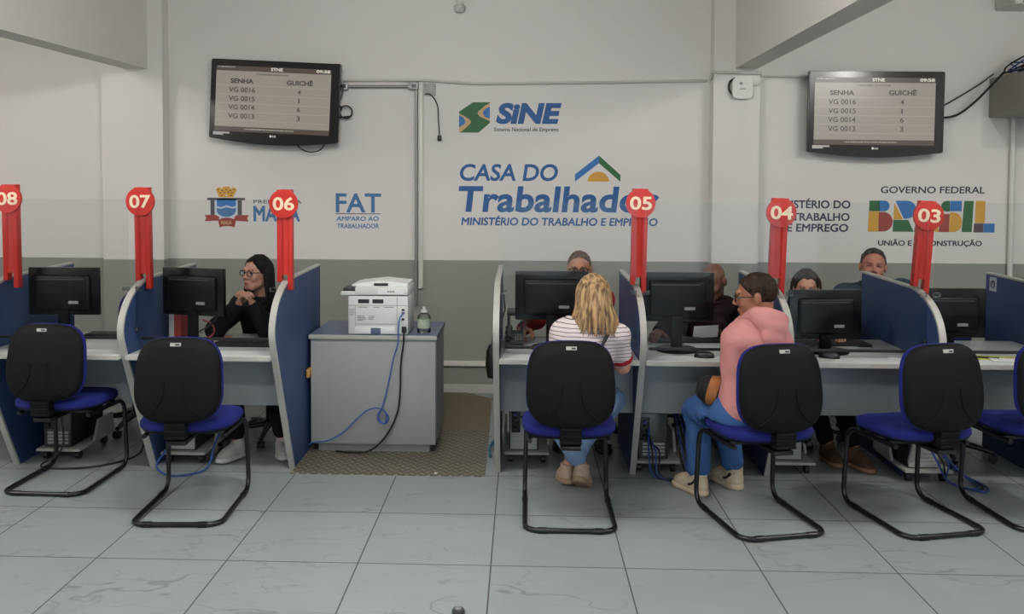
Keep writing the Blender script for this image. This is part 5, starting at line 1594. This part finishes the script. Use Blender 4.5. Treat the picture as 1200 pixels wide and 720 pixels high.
def hair_mat(name, dark, light, scale=60):
    m, nt, b = nodes_of(name)
    tc = nt.nodes.new('ShaderNodeTexCoord')
    mp = nt.nodes.new('ShaderNodeMapping'); mp.inputs['Scale'].default_value = (scale, scale, 5)
    nt.links.new(tc.outputs['Object'], mp.inputs['Vector'])
    n = nt.nodes.new('ShaderNodeTexNoise'); n.inputs['Scale'].default_value = 1.0; n.inputs['Detail'].default_value = 3
    nt.links.new(mp.outputs[0], n.inputs['Vector'])
    r = nt.nodes.new('ShaderNodeValToRGB')
    r.color_ramp.elements[0].position = 0.36; r.color_ramp.elements[0].color = lin(dark)
    r.color_ramp.elements[1].position = 0.62; r.color_ramp.elements[1].color = lin(light)
    nt.links.new(n.outputs['Fac'], r.inputs[0]); nt.links.new(r.outputs[0], b.inputs['Base Color'])
    bp = nt.nodes.new('ShaderNodeBump'); bp.inputs['Strength'].default_value = 0.5; bp.inputs['Distance'].default_value = 0.006
    nt.links.new(n.outputs['Fac'], bp.inputs['Height']); nt.links.new(bp.outputs['Normal'], b.inputs['Normal'])
    b.inputs['Roughness'].default_value = 0.6; b.inputs['Specular IOR Level'].default_value = 0.12
    return m

hair_black = hair_mat('hair_black', (14, 12, 12), (34, 30, 28))
hair_dark = hair_mat('hair_dark_brown', (30, 22, 18), (58, 44, 36))
hair_grey = hair_mat('hair_dark_grey', (40, 36, 34), (84, 78, 72))
hair_crop = hair_mat('hair_cropped', (66, 50, 40), (108, 82, 66))
hair_blond = hair_mat('hair_blond', (88, 66, 48), (184, 152, 112), 60)
black_frame = mat('spectacle_black', (26, 22, 22), 0.3, vary=0)

# ---------------------------------------------------------------- 1. dark-haired woman, hands clasped
A = dict(seat=(-1.70, 5.72, 0.1, 0.402), pel=(-1.68, 5.68, 0.50), nk=(-1.665, 5.50, 0.975), hd=(-1.700, 5.445, 1.136), hf=(-0.46, -0.88, 0.02), hu=(0.06, 0.05, 1), bf=(-0.2, -1, 0),
         shL=(-1.500, 5.52, 0.91), shR=(-1.830, 5.53, 0.91), elL=(-1.560, 5.22, 0.806), elR=(-1.885, 5.23, 0.806), wrL=(-1.665, 5.285, 0.938), wrR=(-1.772, 5.290, 0.935),
         hipL=(-1.59, 5.66, 0.50), hipR=(-1.77, 5.66, 0.50), knL=(-1.55, 5.28, 0.50), knR=(-1.80, 5.28, 0.50), anL=(-1.50, 5.32, 0.10), anR=(-1.76, 5.24, 0.10), toeL=(0.3, -1, 0), toeR=(-0.5, -1, 0), wide=0.98)
rA, WA, fA = person((-1.68, 5.62, 0), 'woman with long dark hair and glasses, hands clasped, in a black hoodie behind the desk', A, ('warm', (190, 138, 116)),
    ('long', hair_black, 1.9, 0.27, 0.0, 70, 0.03, 0.013), dict(m=cloth_mat('black_hoodie', (20, 21, 25)), g=0.014, name='hoodie', collar=(0.080, 0.026, cloth_mat('black_hoodie', (20, 21, 25))), neck=0.0),
    (cloth_mat('black_trousers', (17, 17, 19)), 0.0), (mat('shoe_white', (190, 186, 180), 0.6, vary=0.04), mat('sole_white', (206, 204, 198), 0.5, vary=0), None, 0.95), black_frame,
    hands=dict(L=dict(d=(-0.42, -0.10, 0.90), n=(-0.9, -0.15, -0.4), side=-1, curl=0.85, s=0.95, thumb=0.3), R=dict(d=(0.42, -0.22, 0.90), n=(0.9, -0.15, -0.4), side=1, curl=0.85, s=0.95, thumb=0.3)), size=0.92)

# ---------------------------------------------------------------- 2. man with a red sleeve, writing
Bm = dict(seat=(0.39, 5.98, 0, 0.402), pel=(0.39, 5.95, 0.50), nk=(0.385, 5.84, 0.99), hd=(0.385, 5.79, 1.140), hf=(-0.10, -0.97, -0.02), bf=(-0.1, -1, 0),
          shL=(0.560, 5.86, 0.925), shR=(0.195, 5.86, 0.925), elL=(0.55, 5.58, 0.82), elR=(0.10, 5.58, 0.83), wrL=(0.44, 5.42, 0.805), wrR=(0.005, 5.32, 0.808),
          hipL=(0.48, 5.92, 0.50), hipR=(0.30, 5.92, 0.50), knL=(0.52, 5.52, 0.50), knR=(0.26, 5.52, 0.50), anL=(0.52, 5.56, 0.10), anR=(0.26, 5.58, 0.10), toeL=(0.1, -1, 0), toeR=(-0.1, -1, 0))
red_knit = cloth_mat('red_sweater', (164, 44, 42))
rB, WB, fB = person((0.39, 5.9, 0), 'man with cropped hair and red sleeves writing behind the monitor facing the blonde woman', Bm, ('tan', (176, 124, 98)), ('short', hair_crop, 0.003, 0.010),
    dict(m=red_knit, g=0.010, name='sweater', collar=(0.078, 0.016, red_knit)), (cloth_mat('dark_jeans', (34, 40, 58)), 0.0), (mat('shoe_black', (28, 28, 30), 0.5), mat('sole_black', (20, 20, 20), 0.6, vary=0), None, 1.0), black_frame,
    hands=dict(L=dict(d=(-0.6, -0.75, -0.1), n=(0, 0, -1), side=-1, curl=0.35), R=dict(d=(-0.15, -0.95, -0.12), n=(0.35, 0.0, -1), side=1, curl=0.75, thumb=0.8)))
f = ripple(union([ellipsoid((0.39, 5.94, 0.62), (0.192, 0.152, 0.20)), ellipsoid((0.386, 5.87, 0.83), (0.198, 0.146, 0.20))], 0.05), 0.003, 30, 4)
mesh_of('vest', [surface_nets(cut(f, plane((0, 0, 0.985), (0, 0, 1)), plane((0, 0, 0.415), (0, 0, -1))), 0.01)], cloth_mat('navy_vest', (28, 32, 52)), rB)
pen((0.005, 5.20, DZ + 0.004), (-0.005, 5.285, 0.868), 'black pen held by the man with red sleeves')

# ---------------------------------------------------------------- 3. blonde woman seen from behind
Cw = dict(seat=(0.243, 4.437, 0, 0.500), pel=(0.245, 4.40, 0.545), nk=(0.345, 4.44, 1.005), hd=(0.368, 4.475, 1.118), hf=(-0.10, 0.98, -0.12), bf=(-0.05, 1, 0),
          shL=(0.215, 4.45, 0.930), shR=(0.492, 4.43, 0.930), elL=(0.19, 4.52, 0.80), elR=(0.532, 4.52, 0.748), wrL=(0.27, 4.625, 0.797), wrR=(0.43, 4.625, 0.797),
          hipL=(0.155, 4.44, 0.535), hipR=(0.345, 4.44, 0.535), knL=(0.105, 4.85, 0.49), knR=(0.515, 4.85, 0.49), anL=(0.345, 4.81, 0.115), anR=(0.262, 4.87, 0.100), toeL=(0.35, 1, 0), toeR=(-0.15, 1, 0), pitchL=0.55, pitchR=0.15, wide=0.93)
def stripes(name, base, ink, z0, pitch, width):
    m, nt, b = nodes_of(name)
    g_ = nt.nodes.new('ShaderNodeTexCoord'); sp = nt.nodes.new('ShaderNodeSeparateXYZ'); nt.links.new(g_.outputs['Object'], sp.inputs[0])
    n = nt.nodes.new('ShaderNodeTexNoise'); n.inputs['Scale'].default_value = 6; nt.links.new(g_.outputs['Object'], n.inputs['Vector'])
    z = math_node(nt, 'ADD', sp.outputs[2], math_node(nt, 'MULTIPLY', n.outputs['Fac'], 0.02))
    fr = math_node(nt, 'FRACT', math_node(nt, 'DIVIDE', z, pitch))
    mx = nt.nodes.new('ShaderNodeMix'); mx.data_type = 'RGBA'
    mx.inputs[6].default_value = lin(base); mx.inputs[7].default_value = lin(ink)
    nt.links.new(math_node(nt, 'LESS_THAN', fr, width), mx.inputs[0]); nt.links.new(mx.outputs[2], b.inputs['Base Color'])
    b.inputs['Roughness'].default_value = 0.9
    return m
strip = stripes('striped_jersey', (214, 202, 202), (74, 62, 70), 0, 0.0205, 0.17)
jean_light = cloth_mat('light_jeans', (128, 154, 190))
rC, WC, fC = person((0.245, 4.42, 0), 'blonde woman in a striped short-sleeved top and light jeans, seated with back turned', Cw, ('fair', (206, 150, 128)), ('long', hair_blond, 2.3, 0.152, 0.0, 130, 0.042, 0.0095),
    dict(m=strip, g=0.006, sleeve=0.72, cuffs=cloth_mat('red_trim', (150, 34, 44)), name='shirt', fold=0.002, neck=0.0), (jean_light, 0.0),
    (cloth_mat('shoe_beige', (198, 172, 152)), mat('sole_tan', (176, 146, 118), 0.6), None, 0.94), None,
    hands=dict(L=dict(d=(0.6, 0.8, -0.05), n=(0, 0, -1), side=-1, curl=0.35, s=0.92, fore=0.13), R=dict(d=(-0.7, 0.7, -0.05), n=(0, 0, -1), side=1, curl=0.35, s=0.92, fore=0.13)))
MB().tube([Vector(p) - Vector(rC.location) for p in bez([(0.455, 4.47, 1.005), (0.452, 4.385, 0.985), (0.425, 4.335, 0.93), (0.37, 4.30, 0.84), (0.31, 4.285, 0.74)], 20)], 0.009, 8).build('bag_strap', cord_m, rC)

# ---------------------------------------------------------------- 4. bald man holding a paper
Dm = dict(seat=(1.22, 5.98, 0.25, 0.402), pel=(1.25, 5.95, 0.50), nk=(1.285, 5.80, 0.945), hd=(1.262, 5.735, 1.068), hf=(-0.55, -0.78, -0.30), bf=(-0.2, -1, 0),
          shL=(1.365, 5.815, 0.880), shR=(1.085, 5.84, 0.875), elL=(1.265, 5.55, 0.83), elR=(0.96, 5.58, 0.83), wrL=(1.235, 5.37, 0.805), wrR=(0.85, 5.36, 0.790),
          hipL=(1.31, 5.92, 0.50), hipR=(1.16, 5.92, 0.50), knL=(1.29, 5.52, 0.50), knR=(1.06, 5.52, 0.50), anL=(1.30, 5.60, 0.10), anR=(1.10, 5.60, 0.10), toeL=(0.1, -1, 0), toeR=(-0.1, -1, 0))
maroon = cloth_mat('maroon_jacket', (46, 30, 32))
rD, WD, fD = person((1.25, 5.9, 0), 'bald man in a dark maroon jacket holding a paper behind the desk below sign five', Dm, ('brown', (116, 78, 62)), ('bald', None),
    dict(m=maroon, g=0.014, name='jacket', collar=(0.082, 0.018, maroon)), (cloth_mat('dark_jeans', (34, 40, 58)), 0.0), (mat('shoe_black', (28, 28, 30), 0.5), mat('sole_black', (20, 20, 20), 0.6, vary=0), None, 1.0), None,
    hands=dict(L=dict(d=(-0.9, -0.35, -0.15), n=(-0.2, 0.2, -1), side=-1, curl=0.45), R=dict(d=(-0.4, -0.9, -0.05), n=(0, 0, -1), side=1, curl=0.35)))
lp_ = MB().tube([Vector(WD(0.072, 0.01, -0.035)) - Vector(rD.location), Vector(WD(0.088, -0.012, 0.022)) - Vector(rD.location), Vector(WD(0.086, -0.03, 0.0)) - Vector(rD.location), Vector(WD(0.070, 0.02, -0.05)) - Vector(rD.location)], 0.0035, 6, fillet=0.01).build('ear_loop', cap_white, rD)
o = MB().box(-0.075, 0.075, -0.055, 0.055, 0, 0.002).build('paper_slip', paper, smooth=False)
o.location = (1.135, 5.335, 0.800); o.rotation_euler = (0.55, -0.12, -0.35)
tag(o, 'white slip of paper held in the hand of the bald man', 'paper')

# ---------------------------------------------------------------- 5. man in a pink hooded sweatshirt
Em = dict(seat=(1.2075, 4.4045, 0.225, 0.500), socks=1, pel=(1.165, 4.405, 0.545), nk=(1.218, 4.47, 0.995), hd=(1.198, 4.455, 1.132), hf=(-0.95, 0.28, -0.10), bf=(-0.55, 0.83, 0),
          shL=(1.105, 4.380, 0.905), shR=(1.350, 4.570, 0.885), elL=(1.078, 4.375, 0.635), elR=(1.32, 4.63, 0.655), wrL=(1.040, 4.575, 0.640), wrR=(1.130, 4.62, 0.650),
          hipL=(1.07, 4.375, 0.535), hipR=(1.235, 4.475, 0.535), knL=(0.962, 4.705, 0.472), knR=(1.135, 4.84, 0.475), anL=(0.975, 4.740, 0.106), anR=(1.195, 4.850, 0.106), toeL=(-0.50, 0.85, 0), toeR=(-0.42, 0.90, 0), wide=1.0)
pink = cloth_mat('pink_sweatshirt', (198, 136, 134), 0.2)
jean_blue = cloth_mat('blue_jeans', (64, 98, 150))
rE, WE, fE = person((1.15, 4.43, 0), 'man in a pink hooded sweatshirt and blue jeans sitting sideways, head in profile', Em, ('olive', (150, 98, 74)), ('short', hair_dark, 0.0045, -0.002),
    dict(m=pink, g=0.018, name='sweatshirt', fold=0.006, fs=26, neck=0.01), (jean_blue, 0.012), (cloth_mat('sneaker_beige', (202, 186, 160)), mat('sole_cream', (206, 186, 160), 0.6, vary=0.06), mat('sneaker_black', (34, 32, 32), 0.6, vary=0), 1.06), black_frame,
    hands=dict(L=dict(d=(-0.45, 0.85, -0.1), n=(0.6, 0.2, -0.6), side=-1, curl=0.7), R=dict(d=(-0.85, -0.4, -0.1), n=(-0.2, -0.3, -0.8), side=1, curl=0.7)))
nkE, bE, uE, rgE = Em['nk'], fE['bf'], fE['bu'], fE['br']
nkE = V3(nkE)
BE = np.array([rgE, bE, uE], dtype=np.float32)
hood = union([ellipsoid(nkE - bE * 0.085 + uE * 0.005, (0.115, 0.055, 0.075), BE), ellipsoid(nkE - bE * 0.115 - uE * 0.075, (0.075, 0.036, 0.075), BE),
              capsule(nkE - rgE * 0.085 - bE * 0.05 + uE * 0.03, nkE - rgE * 0.055 + bE * 0.075 - uE * 0.015, 0.036, 0.028), capsule(nkE + rgE * 0.085 - bE * 0.05 + uE * 0.03, nkE + rgE * 0.055 + bE * 0.075 - uE * 0.015, 0.036, 0.028)], 0.04)
mesh_of('hood', [surface_nets(ripple(hood, 0.004, 40, 9), 0.008)], pink, rE)

t = empty('cap', (0.978, 4.480, 0.640), 0, 'black and tan cap held on the knee of the man in pink', 'cap')
QA = Matrix.Scale(1.1, 4) @ Matrix.Rotation(-0.42, 4, 'Z') @ Matrix.Rotation(PI / 2 + 0.22, 4, 'Y')
MB().lathe([(0.0, -0.062), (0.030, -0.058), (0.052, -0.044), (0.064, -0.018), (0.067, 0.0), (0.0, 0.0)], n=28, M=QA).build('crown', mat('cap_black', (16, 16, 18), 0.85, vary=0.1), t)
MB().lathe([(0.0, 0.0), (0.068, -0.002), (0.072, 0.012), (0.071, 0.034), (0.066, 0.046), (0.0, 0.046)], n=28, M=QA).build('band', mat('cap_tan', (156, 96, 48), 0.7, vary=0.15, scale=50), t)
MB().lathe([(0.0, 0.046), (0.060, 0.046), (0.058, 0.066), (0.04, 0.078), (0.0, 0.080)], n=24, M=QA).build('lining', MATS['cap_black'], t)
MB().tube(bez([QA @ Vector((0.05, 0.0, 0.06)), QA @ Vector((0.06, -0.02, 0.10)), QA @ Vector((0.045, 0.01, 0.135))], 14), 0.012, 8).build('strap', MATS['cap_black'], t)

# ---------------------------------------------------------------- 6. woman in black
Fm = dict(seat=(1.86, 5.86, 0, 0.402), pel=(1.86, 5.86, 0.50), nk=(1.865, 5.76, 0.915), hd=(1.862, 5.70, 1.034), hf=(-0.22, -0.97, -0.08), bf=(0, -1, 0),
          shL=(2.03, 5.76, 0.865), shR=(1.70, 5.76, 0.865), elL=(2.08, 5.50, 0.82), elR=(1.66, 5.50, 0.82), wrL=(1.96, 5.32, 0.805), wrR=(1.76, 5.32, 0.805),
          hipL=(1.95, 5.84, 0.50), hipR=(1.77, 5.84, 0.50), knL=(1.97, 5.45, 0.50), knR=(1.80, 5.45, 0.50), anL=(2.02, 5.26, 0.096), anR=(1.90, 5.36, 0.096), toeL=(0.35, -1, 0), toeR=(0.1, -1, 0), wide=0.94)
blackj = cloth_mat('black_jacket', (24, 26, 27))
rF, WF, fF = person((1.86, 5.8, 0), 'woman with dark parted hair in a black jacket, half hidden behind the low monitor', Fm, ('light', (192, 140, 116)), ('long', hair_dark, 1.75, 0.17, 0.0, 66, 0.018, 0.012),
    dict(m=blackj, g=0.012, name='jacket', collar=(0.075, 0.016, blackj)), (cloth_mat('black_trousers', (17, 17, 19)), 0.0), (cloth_mat('shoe_brown', (92, 68, 54)), mat('sole_brown', (150, 116, 92), 0.6), None, 0.96), None,
    hands=dict(L=dict(d=(-0.4, -0.9, -0.05), n=(0, 0, -1), side=-1, curl=0.35, s=0.92), R=dict(d=(0.3, -0.9, -0.05), n=(0, 0, -1), side=1, curl=0.35, s=0.92)))

# ---------------------------------------------------------------- 7. smiling man at the back
Gm = dict(seat=(2.50, 6.22, 0.15, 0.402), laugh=1, pel=(2.50, 6.22, 0.50), nk=(2.475, 6.15, 1.015), hd=(2.448, 6.09, 1.142), hf=(-0.30, -0.94, 0.10), hu=(0.05, 0, 1), bf=(-0.1, -1, 0),
          shL=(2.675, 6.16, 0.990), shR=(2.275, 6.16, 0.935), elL=(2.735, 6.06, 0.69), elR=(2.205, 6.06, 0.69), wrL=(2.62, 5.86, 0.63), wrR=(2.40, 5.86, 0.63),
          hipL=(2.59, 6.20, 0.50), hipR=(2.41, 6.20, 0.50), knL=(2.62, 5.86, 0.50), knR=(2.40, 5.86, 0.50), anL=(2.62, 5.95, 0.10), anR=(2.38, 5.95, 0.10), toeL=(0.1, -1, 0), toeR=(-0.1, -1, 0), wide=1.04)
navyj = cloth_mat('navy_jacket', (56, 66, 76))
rG, WG, fG = person((2.50, 6.2, 0), 'smiling man with receding dark hair in a navy jacket behind partition three', Gm, ('ruddy', (178, 118, 98)), ('receding', hair_grey),
    dict(m=navyj, g=0.016, name='jacket', collar=(0.082, 0.020, navyj)), (cloth_mat('dark_jeans', (34, 40, 58)), 0.0), (mat('shoe_black', (28, 28, 30), 0.5), mat('sole_black', (20, 20, 20), 0.6, vary=0), None, 1.0), None,
    hands=dict(L=dict(d=(-0.75, -0.5, -0.35), n=(-0.2, 0.1, -1), side=-1, curl=0.5), R=dict(d=(0.75, -0.5, -0.35), n=(0.2, 0.1, -1), side=1, curl=0.5)), size=1.05)
